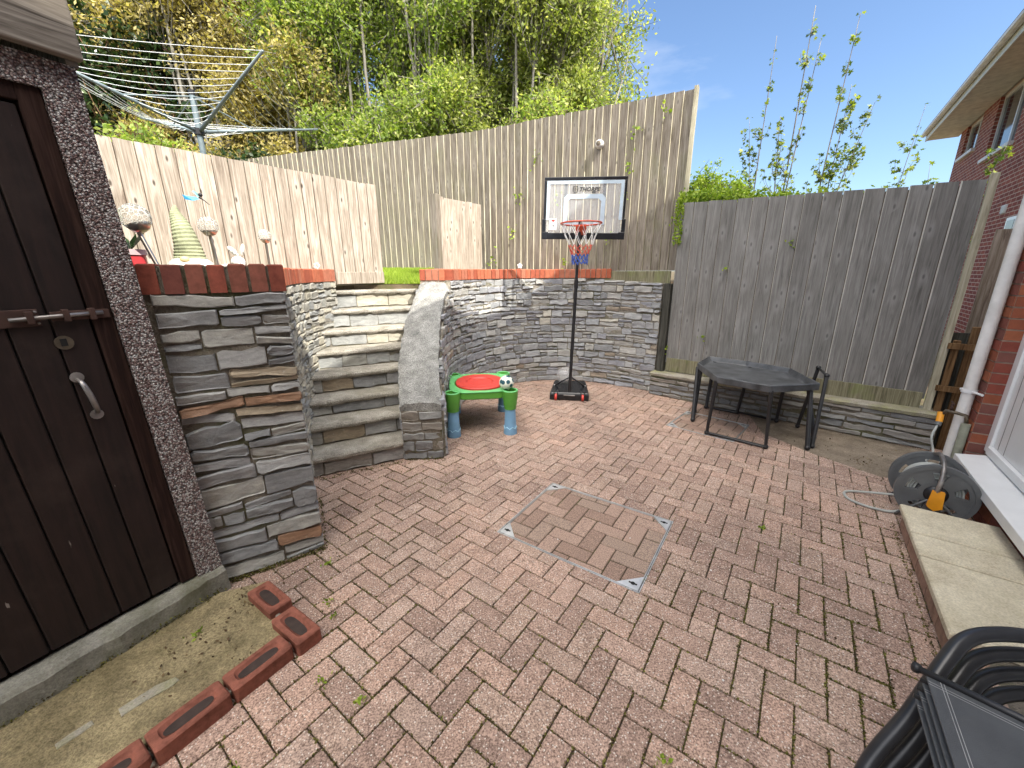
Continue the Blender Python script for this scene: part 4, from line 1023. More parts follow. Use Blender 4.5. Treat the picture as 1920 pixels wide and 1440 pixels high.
pts = [(x,-OFN+.685+a,5.18+b) for x in (X0n-.2,X1n+.4) for a,b in vs]; mb.add(pts, [(i,i+1,i+7,i+6) for i in range(5)]+[(0,5,4,3,2,1),(6,7,8,9,10,11)]); mb.build('gutter', 'white_old', nb)
kk = math.tan(radians(33)); mb = MB(); b = [(X0n-.2,-OFN+.70,5.20),(X1n+.45,-OFN+.70,5.20),(X1n+.45,-OFN-4,5.20+4.7*kk),(X0n-.2,-OFN-4,5.20+4.7*kk)]
mb.hexa(b, [(x,y,z+.07) for x,y,z in b]); mb.build('roof', 'roof', nb)
# air vent and small window nearer the fence
mb = MB(); mb.box(7.98,8.2,-OFN,-OFN+.02,2.56,2.70)
for i in range(4): mb.box(7.99,8.19,-OFN+.02,-OFN+.03,2.575+i*.03,2.59+i*.03)
mb.build('air_vent', 'white_old', nb)
mb = MB(); mb.box(7.3,7.75,-OFN,-OFN+.02,2.05,2.45); sw = mb.build('window_frame', 'white', nb); mb = MB(); mb.box(7.36,7.69,-OFN+.021,-OFN+.024,2.1,2.4); mb.build('pane', 'pane', sw)

# ------------------------------------------------------------------ basketball stand
bs = thing('basketball_stand', 'black portable basketball hoop stand with clear backboard', 'basketball hoop', (.757,5.02,0), radians(-9))
mb = MB()
prof = [(-.25,-.17),(.25,-.17),(.25,-.02),(.215,.28),(-.215,.28),(-.25,-.02)]
n = len(prof); zb_ = [(.0,1.0),(.075,1.0),(.105,.93)]
vs = []
for i,(z,k_) in enumerate(zb_):
    for x,y in prof: vs.append((x*k_, (y-.05)*k_+.05, z+(.05 if (i and y > .2) else 0)))
mb.add(vs, [tuple(reversed(range(n))), tuple(range(2*n,3*n))]+[(k_*n+i, k_*n+(i+1)%n, (k_+1)*n+(i+1)%n, (k_+1)*n+i) for k_ in range(2) for i in range(n)])
mb.build('base', 'black_gloss', bs, bevel=.014)
for x in (-.17,.17):
    mb = MB(); mb.lathe([(.0001,-.014),(.038,-.014),(.042,-.008),(.042,.008),(.038,.014),(.0001,.014)], (x,-.175,.045), 18, axis='x'); mb.build('wheel', 'red_pl', bs, smooth=True, auto=True)
    mb = MB(); mb.box(x-.028,x-.018,-.19,-.10,.03,.115); mb.box(x+.018,x+.028,-.19,-.10,.03,.115); mb.build('wheel_housing', 'black', bs)
mb = MB(); mb.tube([(-.07,-.185,.075),(.07,-.185,.075)], .008, 8); mb.build('axle_pin', 'worn', bs)
LX = .035
mb = MB(); mb.tube([(0,-.12,.06),(LX,-.11,1.48)], .021, 14); mb.tube([(LX,-.11,1.46),(LX*1.5,-.10,2.15)], .018, 14); mb.tube([(LX*.98,-.11,1.40),(LX,-.11,1.50)], .0245, 14); mb.build('pole', 'black', bs, smooth=True, auto=True)
for x in (-.2,.2):
    mb = MB(); mb.tube([(x,.08,.125),(LX*.2,-.10,.30)], .009, 8); mb.build('brace', 'black', bs, smooth=True)
    mb = MB(); mb.ball((x,.08,.13), .012, 8); mb.build('brace_bolt', 'galv', bs)
# board: local frame at board
bd = bpy.data.objects.new('backboard', None); 
BX, BZ0, BW, BH, BY = .065, 1.968, .925, .655, -.055
tl = radians(-1.2)
Tb = Matrix.Translation((BX+.02,BY,BZ0)) @ Matrix.Rotation(-tl, 4, 'Y')
def bb(name, mb, mat, parent=None, **k): 
    o = mb.build(name, mat, parent or bs, **k); o.matrix_local = Tb if parent is None else Matrix.Identity(4); return o
X, Z = BW/2, BH
mb = MB(); mb.box(-X+.012,X-.012,-.004,.004,.012,Z-.012); board = bb('backboard', mb, 'clear')
mb = MB(); mb.box(-X,X,-.012,.014,Z-.034,Z); mb.box(-X,-X+.026,-.012,.014,.0,Z-.034); mb.box(X-.026,X,-.012,.014,.0,Z-.034); mb.box(-X+.026,X-.026,-.012,.014,0,.05)
mb.box(-X-.014,-X+.06,-.02,.016,-.012,.07); mb.box(X-.06,X+.014,-.02,.016,-.012,.07); mb.box(-X-.014,-X+.03,-.02,.016,.07,.21); mb.box(X-.03,X+.014,-.02,.016,.07,.21)
mb.box(-X+.06,X-.06,-.02,.015,-.012,.06)
for s_ in (-1,1): mb.add([(s_*(X-.06),-.02,.07),(s_*(X-.06),-.02,.05),(s_*(X-.13),-.02,.06),(s_*(X-.03),-.02,.15)][:4], [(0,1,2,3) if s_<0 else (3,2,1,0)]) if False else None
bb('board_frame', mb, 'black_gloss', board, bevel=.005)
def frame_band(mb, x0,x1,z0,z1,w_,y=-.0075,c=.04):
    o = [(x0+c,z1),(x1-c,z1),(x1,z1-c),(x1,z0),(x0,z0),(x0,z1-c)]; i_ = [(x0+w_+c*.7,z1-w_),(x1-w_-c*.7,z1-w_),(x1-w_,z1-w_-c*.7),(x1-w_,z0),(x0+w_,z0),(x0+w_,z1-w_-c*.7)]
    vs = [(x,y,z) for x,z in o]+[(x,y,z) for x,z in i_]+[(x,y+.003,z) for x,z in o]+[(x,y+.003,z) for x,z in i_]
    fs = []
    for a in (5,0,1,2,4): 
        b_ = (a+1)%6
        if a == 3: continue
        fs += [(a,b_,6+b_,6+a)]
    fs = [(i,(i+1)%6,6+(i+1)%6,6+i) for i in (0,1,2,4,5)]
    mb.add(vs[:12], fs)
mb = MB(); frame_band(mb, -X+.03,X-.03,.20,Z-.038,.036, c=.0); bb('frosted_border', mb, 'frost', board)
mb = MB(); frame_band(mb, -.235,.235,.15,.475,.048, y=-.0085); mb.box(-.187,.187,-.0085,-.0065,.15,.172); bb('target_square', mb, 'frost', board)
mb = MB(); mb.box(-.235,-.20,.006,.03,.3,Z-.03); mb.box(.20,.235,.006,.03,.3,Z-.03); bb('rear_bracket', mb, 'black', board)
mb = MB(); mb.box(-X+.065,-X+.155,-.0095,-.0075,.09,.215); lb = bb('sticker', mb, 'white', board)
mb = MB(); mb.poly([(0,0),(1,0),(.5,-.8)],0,1); mb = MB(); mb.add([(-X+.085,-.0105,.205),(-X+.145,-.0105,.205),(-X+.115,-.0105,.175)], [(0,1,2)]); bb('sticker_mark', mb, 'red_pl', lb)
mb = MB(); mb.tube([(-X+.09,-.0108,.11),(-X+.10,-.0108,.14),(-X+.12,-.0108,.15),(-X+.13,-.0108,.13),(-X+.145,-.0108,.11)], .0022, 5); mb.tube([(-X+.12,-.0108,.15),(-X+.115,-.0108,.12)], .0022, 5); bb('sticker_figure', mb, 'logo', lb)
# printed name and shield
def textm(txt, size, x, z, y, parent, mat, shear=.25):
    cu = bpy.data.curves.new('print', 'FONT'); cu.body = txt; cu.size = size; cu.shear = shear; cu.extrude = .0004; cu.offset = .0022; cu.space_character = 1.08; cu.align_x = 'LEFT'
    tmp = bpy.data.objects.new('tmp', cu); col.objects.link(tmp); dg = bpy.context.evaluated_depsgraph_get()
    me = bpy.data.meshes.new_from_object(tmp.evaluated_get(dg)); bpy.data.objects.remove(tmp)
    me.materials.clear(); me.materials.append(M[mat])
    o = bpy.data.objects.new('printed_name', me); col.objects.link(o); o.parent = parent; o.matrix_local = Matrix.Translation((x,y,z)) @ Matrix.Rotation(pi/2, 4, 'X'); return o
textm('THORPE', .058, -.068, .505, -.0095, board, 'logo'); textm('SPORT', .016, .072, .487, -.0095, board, 'logo')
mb = MB(); cx_, cz_ = -.108, .522
shp = [(-.026,.03),(0,.038),(.026,.03),(.026,-.005),(.014,-.026),(0,-.036),(-.014,-.026),(-.026,-.005)]
mb.tube([(cx_+x,-.0095,cz_+z) for x,z in shp], .0048, 5, closed=True); mb.tube([(cx_-.012,-.0095,cz_+.016),(cx_+.012,-.0095,cz_+.016)], .003, 5); mb.tube([(cx_,-.0095,cz_+.018),(cx_,-.0095,cz_-.018)], .003, 5); mb.tube([(cx_-.012,-.0095,cz_+.006),(cx_-.012,-.0095,cz_-.008)], .002, 5); mb.tube([(cx_+.012,-.0095,cz_+.006),(cx_+.012,-.0095,cz_-.008)], .002, 5)
bb('printed_shield', mb, 'logo', board)
# rim
RZ, RR = BZ0+.135, .222; rc = (BX, BY-.06-RR, RZ)
mb = MB(); mb.tube([(rc[0]+RR*cos(a),rc[1]+RR*sin(a),RZ) for a in [2*pi*i/40 for i in range(40)]], .0085, 8, closed=True)
mb.box(rc[0]-.06,rc[0]+.06,BY-.03,BY-.014,RZ-.10,RZ+.015); mb.box(rc[0]-.05,rc[0]+.05,BY-.09,BY-.03,RZ-.012,RZ+.008)
mb.add([(rc[0]-.05,BY-.03,RZ-.012),(rc[0]+.05,BY-.03,RZ-.012),(rc[0]+.03,BY-.03,RZ-.10),(rc[0]-.03,BY-.03,RZ-.10),(rc[0]-.035,BY-.12,RZ-.012),(rc[0]+.035,BY-.12,RZ-.012)], [(0,1,5,4),(0,4,3),(1,2,5),(2,3,4,5)])
mb.build('rim', 'rim', bs, smooth=False)
def netpt(a, k_):   # k_ 0..1 down
    r = RR*(1-.62*min(1,k_*1.25)); r = max(r, .082); return Vector((rc[0]+r*cos(a), rc[1]+r*sin(a), RZ-.43*k_))
Rn = random.Random(5)
for mat, k0, k1, rows, rad in (('net_w',0,.52,2,.0032),('net_r',.52,.76,3,.0032),('net_b',.76,1.0,3,.0048)):
    mb = MB(); N = 12
    for i in range(N):
        for d_ in (-1,1):
            pts = []
            for r_ in range(rows+1):
                k_ = k0+(k1-k0)*r_/rows; a = 2*pi*(i+d_*.5*(r_+ (0 if k0==0 else (.0))))/N
                p = netpt(a, k_); pts.append(p+Vector((Rn.uniform(-.006,.006),Rn.uniform(-.006,.006),Rn.uniform(-.008,.008))) if r_ else p)
            mb.tube(pts, rad, 5)
    mb.build('net', mat, bs)
# ball held behind the pole
mb = MB(); mb.ball((0,0,0), .115, 20); bl = mb.build('ball', 'clearball', loc=(.72,5.22,.24), smooth=True); tag(bl, 'clear grey plastic ball resting on the basketball stand base', 'ball')

# ------------------------------------------------------------------ child's activity table
ct = thing('play_table', 'green and blue plastic water play table with red lid', 'play table', (-.345,4.11,0), radians(7)); ct.scale = (1.12,1.16,1.03)
TX, TY, TZ = .295, .305, .44
mb = MB()
legs = [(-.255,-.30),(.255,-.30),(.255,.30),(-.255,.30)]
N = 48; top = []
def outl(sx, sy, r, pw=5):
    out = []
    for i in range(N):
        a = 2*pi*i/N; e = 2/pw; cx_, sy_ = cos(a), sin(a); out.append((sx*abs(cx_)**e*(1 if cx_>0 else -1), sy*abs(sy_)**e*(1 if sy_>0 else -1)))
    return out
o1 = outl(.285,.315,0,4); vs = []
for z, k_ in ((.365,.97),(.375,1.0),(.435,1.0),(.442,.98)): vs += [(x*k_,y*k_,z) for x,y in o1]
vs += [(x,y,.442) for x,y in outl(.235,.265,0,2.3)]; vs += [(x*.98,y*.98,.425) for x,y in outl(.235,.265,0,2.3)]
mb.add(vs, [(k_*N+i, k_*N+(i+1)%N, (k_+1)*N+(i+1)%N, (k_+1)*N+i) for k_ in range(5) for i in range(N)])
mb.lathe([(.0001,.29),(.10,.295),(.19,.33),(.235,.375)], (0,0,0), 32); tt = mb.build('basin', 'green_pl', ct, smooth=True, auto=True)
mb = MB(); v2 = [(x*.985,y*.985,.4435) for x,y in o1]+[(x,y,.4435) for x,y in outl(.24,.27,0,2.3)]
mb.add(v2, [(i,(i+1)%N,N+(i+1)%N,N+i) for i in range(N)]); 
for x,y in legs: mb.tube([(x+.062*cos(a),y+.062*sin(a),.444) for a in [2*pi*i/24 for i in range(24)]], .009, 8, closed=True)
mb.tube([(x*1.003,y*1.003,.44) for x,y in o1], .006, 6, closed=True)
mb.build('rim_edge', 'green_lt', ct, smooth=True)
for x,y in legs:
    mb = MB(); mb.lathe([(.060,.30),(.062,.34),(.068,.37),(.070,.442),(.054,.442),(.050,.40),(.0001,.398)], (x,y,0), 24); mb.lathe([(.054,.26),(.054,.33)], (x,y,0), 24); mb.build('leg_socket', 'green_pl', ct, smooth=True, auto=True)
    mb = MB(); mb.lathe([(.060,0),(.061,.005),(.058,.068),(.055,.07),(.047,.262),(.0001,.262)], (x,y,0), 24); lg = mb.build('leg', 'blue_pl', ct, smooth=True, auto=True)
    mb = MB(); mb.tube([(x+.0585*cos(a),y+.0585*sin(a),.072+.010*(1 if i%2 else -1)) for i,a in [(i,2*pi*i/14) for i in range(14)]], .0035, 6, closed=True); mb.build('wavy_trim', 'blue_lt', lg)
mb = MB(); lid = [(x*.97,y*.97) for x,y in outl(.235,.265,0,2.2)]
vs = [(x,y,.43) for x,y in lid]+[(x,y,.452) for x,y in lid]+[(x*.97,y*.97,.458) for x,y in lid]+[(x*.55,y*.55,.456) for x,y in lid]+[(x*.52,y*.52,.445) for x,y in lid]+[(x*.1,y*.1,.452) for x,y in lid]
mb.add(vs, [(k_*N+i, k_*N+(i+1)%N, (k_+1)*N+(i+1)%N, (k_+1)*N+i) for k_ in range(5) for i in range(N)]+[tuple(range(5*N,6*N))]); mb.build('lid', 'red_pl', ct, smooth=True, auto=True)
mb = MB(); mb.ball((0,0,0), .074, 20); b2 = mb.build('ball', 'ballp', loc=(-.055,3.84,.525), smooth=True); tag(b2, 'small patterned ball sitting on the corner of the play table', 'ball')

# ------------------------------------------------------------------ tray table
tt = thing('tray_table', 'large black eight-sided mixing tray on a tubular stand', 'tray table', (2.42,3.98,0))
rim = [(1.985,3.72),(2.03,4.10),(2.16,4.46),(2.40,4.72),(2.66,4.50),(2.84,4.26),(2.90,3.92),(2.80,3.50),(2.58,3.36),(2.30,3.40)]
rim = [(1.985,3.73),(2.075,4.34),(2.37,4.69),(2.665,4.42),(2.93,4.05),(2.80,3.47),(2.30,3.39)]
rim = [(x-2.42,y-3.98) for x,y in rim][::-1]
def ins(k_): 
    cx_ = sum(p[0] for p in rim)/len(rim); cy_ = sum(p[1] for p in rim)/len(rim); return [(cx_+(x-cx_)*k_, cy_+(y-cy_)*k_) for x,y in rim]
mb = MB(); n = len(rim); vs = []
for k_, z in ((.93,.535),(.985,.54),(1.0,.545),(1.0,.603),(.985,.61),(.965,.606),(.93,.562),(.915,.556),(.70,.553)): vs += [(x,y,z) for x,y in ins(k_)]
mb.add(vs, [(k_*n+i, k_*n+(i+1)%n, (k_+1)*n+(i+1)%n, (k_+1)*n+i) for k_ in range(8) for i in range(n)]+[tuple(range(8*n,9*n)), tuple(reversed(range(n)))])
mb.build('tray', 'tray', tt, bevel=.012)
def L3(pts): return [(x-2.42,y-3.98,z) for x,y,z in pts]
for pts in ([(1.995,3.74,.56),(1.965,3.73,.022),(2.35,3.39,.022),(2.325,3.41,.56)],
            [(2.075,4.32,.56),(1.985,4.10,.022),(2.13,4.38,.022),(2.19,4.47,.56)],
            [(2.76,3.52,.56),(2.715,3.36,.022),(2.95,3.60,.022),(2.90,3.76,.56)],
            [(2.66,4.32,.56),(2.60,4.33,.022),(2.88,4.06,.022),(2.90,4.06,.56)],
            [(2.40,4.60,.56),(2.33,4.52,.022),(2.60,4.33,.022)]):
    mb = MB(); mb.tube(L3(pts), .0195, 10)
    for p in L3(pts)[1:3]: mb.ball(p, .025, 10)
    mb.build('leg', 'black', tt, smooth=True, auto=True)
fs_ = thing('folding_stand', 'black tubular frame leaning upright against the right end of the tray table', 'stand', (2.9,3.75,0))
mb = MB(); P_ = [(2.79,3.40,.02),(2.90,3.54,.66),(3.06,3.86,.66),(3.0,3.90,.02)]; mb.tube([(x-2.9,y-3.75,z) for x,y,z in P_], .0165, 10)
for p in P_: mb.ball((p[0]-2.9,p[1]-3.75,p[2]), .022, 10)
mb.build('frame', 'black', fs_, smooth=True, auto=True)

# ------------------------------------------------------------------ stacked garden chairs, bottom right
cg = 'black folding garden chairs stacked together'
def chair(dz, dx, label, seed):
    t = thing('folding_chair', label, 'garden chair', (dx[0],dx[1],dz), 0, cg)
    return t
base = [("black folding chair on top of the stack, its sling seat facing up", 0), ("second black folding chair of the stack, under the top one", 1), ("third black folding chair of the stack", 2), ("lowest black folding chair of the stack, arm against the step", 3)]
for lab, i in base:
    t = thing('folding_chair', lab, 'garden chair', (0,0,0), 0, cg)
    o = Vector((.028*i, -.012*i, -.045-.058*i))
    mb = MB(); mb.tube([p+o for p in spline([(.80,.60,.13),(.945,.75,.30),(1.085,.80,.475),(1.20,.852,.59),(1.275,.880,.635),(1.36,.885,.65),(1.47,.868,.65),(1.62,.83,.62),(1.72,.79,.57)], 8)], .0195, 14)
    mb.build('arm_tube', 'chair', t, smooth=True)
    mb = MB(); mb.tube([Vector((1.72,.79,.57))+o, Vector((1.76,.72,.30))+o*.5, (1.78+.02*i,.66,.02)], .016, 10); mb.tube([Vector((.80,.60,.13))+o, (.74+.02*i,.545,.012)], .0195, 10); mb.build('leg', 'chair', t, smooth=True)
    k = Vector((-.004*i, -.002*i, -.024*i))
    a = Vector((1.034,.762,.62))+k; b = Vector((1.40,.43,.60))+k; d = Vector((.76,.345,.59))+k; c = b+(d-a)
    nn = (b-a).cross(d-a).normalized()
    if nn.z < 0: nn = -nn
    mb = MB(); mb.hexa([a-nn*.006,b-nn*.006,c-nn*.006,d-nn*.006][::-1], [a,b,c,d][::-1]); sgo = mb.build('sling_seat', 'sling', t, bevel=.0025)
    mb = MB(); mb.tube([a+nn*.003-(b-a)*(.03 if i == 0 else .008), b+nn*.003], .0085 if i == 0 else .005, 10);  mb.build('seat_rail', 'black', t, smooth=True)
    mb = MB()
    for k_ in (.05,.062): mb.tube([a.lerp(b,k_)+nn*.0006, d.lerp(c,k_)+nn*.0006], .0007, 4)
    for k_ in (.045,.06): mb.tube([a.lerp(d,k_)+nn*.0006, b.lerp(c,k_)+nn*.0006], .0005, 4)
    mb.build('stitching', 'stitch', sgo)
    if i: continue
    mb = MB(); e = a+nn*.003-(b-a)*.035; mb.lathe([(.001,-.011),(.0085,-.010),(.0105,0),(.0085,.010),(.001,.011)], e, 12); mb.build('end_cap', 'black', t, smooth=True)
# ------------------------------------------------------------------ rotary clothes dryer
rd = thing('clothes_dryer', 'grey rotary clothes dryer with many white lines behind the pale fence', 'rotary dryer', (-3.45,5.0,0))
HZ, RA, PH, DZ = 3.10, 1.47, -.562, .40
mb = MB(); mb.tube([(0,0,1.4),(0,0,HZ+.36)], .029, 12); mb.build('pole', 'alu', rd, smooth=True, auto=True)
mb = MB(); mb.tube([(0,0,HZ-.03),(0,0,HZ+.03)], .05, 12); mb.build('hub', 'black', rd); mb = MB(); mb.tube([(0,0,HZ+.35),(0,0,HZ+.40)], .032, 12); mb.build('pole_cap', 'black', rd)
mb = MB()
for i in range(3): mb.tube([(0,0,HZ-.07-.03*i),(0,0,HZ-.075-.03*i)], .028, 12)
mb.build('pole_collar', 'cord', rd)
tips = [Vector((RA*cos(PH+k_*pi/2), RA*sin(PH+k_*pi/2), HZ+DZ)) for k_ in range(4)]; hub = Vector((0,0,HZ))
for tip in tips:
    mb = MB(); mb.tube([hub.lerp(tip,.03), tip], [.02,.012], 8); ar = mb.build('arm', 'alu', rd, smooth=True)
    mb = MB(); mb.tube([(0,0,HZ+.34), hub.lerp(tip,.42)], .007, 6); mb.build('stay', 'alu', ar)
mb = MB(); Rl = random.Random(6)
for k_ in range(4):
    for j in range(12):
        f = .20+.80*j/11; a = hub.lerp(tips[k_],f); b = hub.lerp(tips[(k_+1)%4],f); sg = .02+.05*(1-f)+Rl.uniform(0,.02)
        mb.tube([a.lerp(b,q/6)-Vector((0,0,sg*4*(q/6)*(1-q/6))) for q in range(7)], .0028, 4)
mb.build('washing_line', 'cord', rd)

# ------------------------------------------------------------------ garden ornaments on the left wall
def globe(loc, r, lean, label):
    t = thing('solar_light', label, 'garden light', loc, 0, 'solar globe stake lights on the wall')
    top = Vector((lean[0],lean[1],.0)); h = 1.60
    mb = MB(); base_ = Vector((-lean[0]*2.6, -lean[1]*2.6, -.42)); mb.tube([base_, Vector((0,0,-r*1.0))], .011, 12); mb.build('stake', 'steel', t, smooth=True, auto=True)
    Tm = Vector((-base_.x,-base_.y,-base_.z)).to_track_quat('Z','Y').to_matrix()
    mb = MB(); mb.lathe([(.012,-r*1.12),(.022,-r*1.1),(r*.52,-r*.98),(r*.72,-r*.72),(r*.76,-r*.52),(r*.72,-r*.50),(.001,-r*.55)], (0,0,0), 24, T=Tm); mb.build('cup', 'steel', t, smooth=True, auto=True)
    mb = MB(); mb.ball((0,0,.0), r, 24, T=Tm); mb.build('globe', 'crackle', t, smooth=True)
    return t
globe((-2.02,2.30,1.885), .070, (-.045,.0,0), 'largest solar light, crackled glass globe leaning on a steel stake by the shed')
globe((-2.136,3.0,1.915), .062, (-.01,.0,0), 'middle solar light, glass globe on a steel stake between gnome and rabbit')
globe((-2.11,3.62,1.90), .052, (.0,.0,0), 'smallest solar light, glass globe farthest from the shed')
# gnome
gn = thing('garden_gnome', 'garden gnome with tall green woven hat and white beard', 'gnome', (-2.17,2.82,1.565))
mb = MB(); mb.lathe([(.001,.0),(.11,.0),(.135,.05),(.12,.10),(.07,.14),(.001,.16)], (0,0,0), 18); mb.build('beard', 'beard', gn, smooth=True)
mb = MB(); hp = spline([(0,0,.10),(.0,0,.20),(-.015,0,.32),(-.035,0,.40),(-.03,0,.46)], 10); kk_ = len(hp)
mb.tube(hp, [max(.004,(.088*(1-i/(kk_-1))**.8+.004)*(1+.06*(i%2))) for i in range(kk_)], 14); mb.build('hat', 'straw', gn)
mb = MB(); mb.ball((.035,-.095,.115), .026, 12, sc=(1.1,.9,.9)); mb.build('nose', 'skin', gn, smooth=True)
# rabbit
rb = thing('rabbit_figurine', 'small grey painted resin rabbit ornament between two solar lights', 'ornament', (-2.16,3.28,1.56))
mb = MB(); mb.ball((-.08,0,.05), .065, 14, sc=(1.5,1,.85)); mb.ball((.02,-.02,.115), .048, 14, sc=(1.1,.95,.95)); mb.ball((.06,-.045,.10), .026, 10); mb.ball((-.18,0,.06), .03, 10)
mb.ball((-.02,.0,.20), .02, 10, sc=(1.1,.6,2.6), T=Matrix.Rotation(-.8,3,'Y')); mb.ball((.05,.01,.21), .018, 10, sc=(1,.6,2.6), T=Matrix.Rotation(.25,3,'Y')); mb.build('body', 'bunny', rb, smooth=True)
# boot planter
bt_ = thing('boot_planter', 'red boot shaped planter partly hidden by the shed', 'planter', (-2.08,2.36,1.51))
mb = MB(); mb.tube(spline([(-.06,0,.19),(-.055,0,.12),(-.04,0,.07),(.03,-.01,.045),(.09,-.02,.035)],5), [.058+.0*i for i in range(8)]+[.05]*6+[.042]*4+[.036]*3, 14); mb.build('boot', 'boot', bt_, smooth=True)
mb = MB(); mb.tube([(-.06,0,.185),(-.06,0,.215)], .066, 14); mb.build('cuff', 'pinkw', bt_, smooth=True, auto=True)
mb = MB()
for a,l_ in ((0.2,.16),(1.6,.12),(2.6,.14),(4.2,.1)):
    p = Vector((-.06,0,.21)); q = p+Vector((cos(a)*l_*.7, sin(a)*l_*.5, l_*.8)); m0 = p.lerp(q,.5); s_ = Vector((-sin(a),cos(a),0))*.022; mb.add([p, m0+s_, q, m0-s_], [(0,1,2,3)])
mb.build('sprig', 'leaf_dark', bt_)
# dragonfly stake
df = thing('dragonfly_stake', 'blue metal dragonfly with pale wings on a thin wire stake', 'garden stake', (-2.10,2.92,2.07))
mb = MB(); mb.tube([(0,0,0),(.0,0,-.55)], .0016, 5); mb.build('wire', 'worn', df)
mb = MB(); mb.tube([(.06,.0,-.03),(.02,0,.005),(-.0,0,.015)], [.002,.004,.006], 8); mb.ball((.015,-.005,.03), .013, 10); mb.build('body', 'logo', df, smooth=True)
mb = MB(); mb.add([(0,0,.005),(-.03,-.02,-.008),(-.075,-.03,.0),(-.09,-.03,.03),(-.06,-.02,.022),(-.02,0,.02)], [(0,1,2,3,4,5)]); mb.build('wing', 'wingb', df)
mb = MB(); mb.add([(0,.0,.02),(-.02,.02,.02),(-.065,.03,.06),(-.05,.03,.066),(.0,.01,.035)], [(0,1,2,3,4)]); mb.build('wing', 'wingl', df)
# small white pinwheel-like ornament on the right coping and an outdoor lamp on the back fence
orn = thing('flower_ornament', 'tiny white flower ornament on top of the curved wall coping', 'ornament', (.12,5.93,1.63))
mb = MB()
for a in range(5):
    A0 = a*2*pi/5+.3; c = Vector((cos(A0)*.022,0,.045+sin(A0)*.022)); mb.ball(c, .016, 8, sc=(1,.35,1))
mb.build('petals', 'white', orn, smooth=True); mb = MB(); mb.tube([(0,.004,0),(0,.004,.045)], .0025, 5); mb.build('stem', 'worn', orn)
orn2 = thing('flower_ornament', 'tiny white flower ornament at the end of the left brick coping', 'ornament', (-1.98,4.22,1.63))
mb = MB()
for a in range(5):
    A0 = a*2*pi/5; mb.ball(Vector((cos(A0)*.022,0,.03+sin(A0)*.022)), .015, 8, sc=(1,.35,1))
mb.build('petals', 'bunny', orn2, smooth=True)
fl = thing('fence_lamp', 'small white lamp fixed near the top of the tall back fence', 'outdoor lamp', (1.15,5.775,3.17), radians(-28))
mb = MB(); mb.lathe([(.001,-.075),(.035,-.07),(.05,-.04),(.055,0)], (0,0,0), 14, axis='y'); mb.build('housing', 'white_old', fl, smooth=True)
mb = MB(); mb.lathe([(.001,-.079),(.026,-.076),(.034,-.068)], (0,0,0), 14, axis='y'); mb.build('lens', 'brass', fl)

# ------------------------------------------------------------------ vegetation
def leafquads(P, size, asp=.5, up=.3):
    N = len(P); t = rng.normal(size=(N,3)); t /= np.linalg.norm(t,axis=1)[:,None]
    n = rng.normal(size=(N,3)); n[:,2] += up; b = np.cross(n,t); b /= (np.linalg.norm(b,axis=1)[:,None]+1e-9)
    s = (size*rng.uniform(.55,1.25,N))[:,None]; t = t*s*.5; b = b*s*.5*asp
    return np.stack([P-t, P+b*1.0-t*.15, P+t, P-b-t*.15],1).reshape(-1,3)
def star(P, size):
    N = len(P); n = rng.normal(size=(N,3)); n[:,2] += 1.0; n /= np.linalg.norm(n,axis=1)[:,None]
    t = rng.normal(size=(N,3)); t -= n*(t*n).sum(1)[:,None]; t /= np.linalg.norm(t,axis=1)[:,None]; b = np.cross(n,t)
    s = size*rng.uniform(.5,1.2,N); out = []
    rad_ = [1,.42,.85,.40,.75,.35,.25,.35,.75,.40,.85,.42]
    for i, r in enumerate(rad_):
        a = 2*pi*i/12; out.append(P+(t*cos(a)+b*sin(a))*(s*r*.5)[:,None]+n*0)
    return np.stack(out,1).reshape(-1,3)
def tree(name, label, base, clumps, nleaf, size, lmat, bmat='bark', stems=None, cat='tree', twig=.0065, asp=.5, per=26, sig=.075, group=None):
    t = thing(name, label, cat, base, 0, group); R = random.Random(hash(label)%1000 if False else len(label)); bx, by, bz = base
    vol = [c[3]*c[4]*c[5] for c in clumps]; tot = sum(v**.8 for v in vol); mb = MB(); P = []
    stems = stems or [(0,0)]
    roots = [Vector((sx,sy,0)) for sx,sy in stems]
    for c, v_ in zip(clumps, vol):
        C = Vector((c[0]-bx,c[1]-by,c[2]-bz)); r0 = min(roots, key=lambda q: (q-Vector((C.x,C.y,0))).length); 
        m1 = r0.lerp(C,.5)+Vector((R.uniform(-.2,.2),R.uniform(-.2,.2),R.uniform(0,.3))); rs = .018+.010*(v_**.33)
        pth = spline([r0, m1, C, C+Vector((R.uniform(-.2,.2),R.uniform(-.2,.2),c[5]*.6))], 4); k_ = len(pth)
        mb.tube(pth, [rs*1.6*(1-.85*i/(k_-1)) for i in range(k_)], 6)
        n = int(nleaf*(v_**.8)/tot); nt_ = max(3, n//per)
        for _ in range(nt_):
            d = rng.normal(size=3); d /= np.linalg.norm(d); rr_ = rng.uniform(.45,1.45)
            e = np.array([C.x+d[0]*c[3]*rr_, C.y+d[1]*c[4]*rr_, C.z+d[2]*c[5]*rr_+.05])
            s0 = np.array(tuple(pth[R.randrange(k_//2,k_)])); s0 = s0*.6+e*.4 if R.random()<.5 else s0
            ln = np.linalg.norm(e-s0); mid = (s0+e)/2+rng.normal(size=3)*.06*ln
            q = np.linspace(0,1,5)[:,None]; cv = (1-q)**2*s0+2*q*(1-q)*mid+q*q*e
            mb.tube([tuple(x) for x in cv], [twig*1.4,twig*1.2,twig,twig*.8,twig*.5], 3, cap=False)
            u = rng.uniform(.25,1,per)[:,None]; L_ = (1-u)**2*s0+2*u*(1-u)*mid+u*u*e+rng.normal(size=(per,3))*sig; P.append(L_)
    mb.build('branches', bmat, t, smooth=True)
    P = np.concatenate(P); fastmesh('foliage', leafquads(P, size, asp), 4, lmat, t); return t
Rt = random.Random(12)
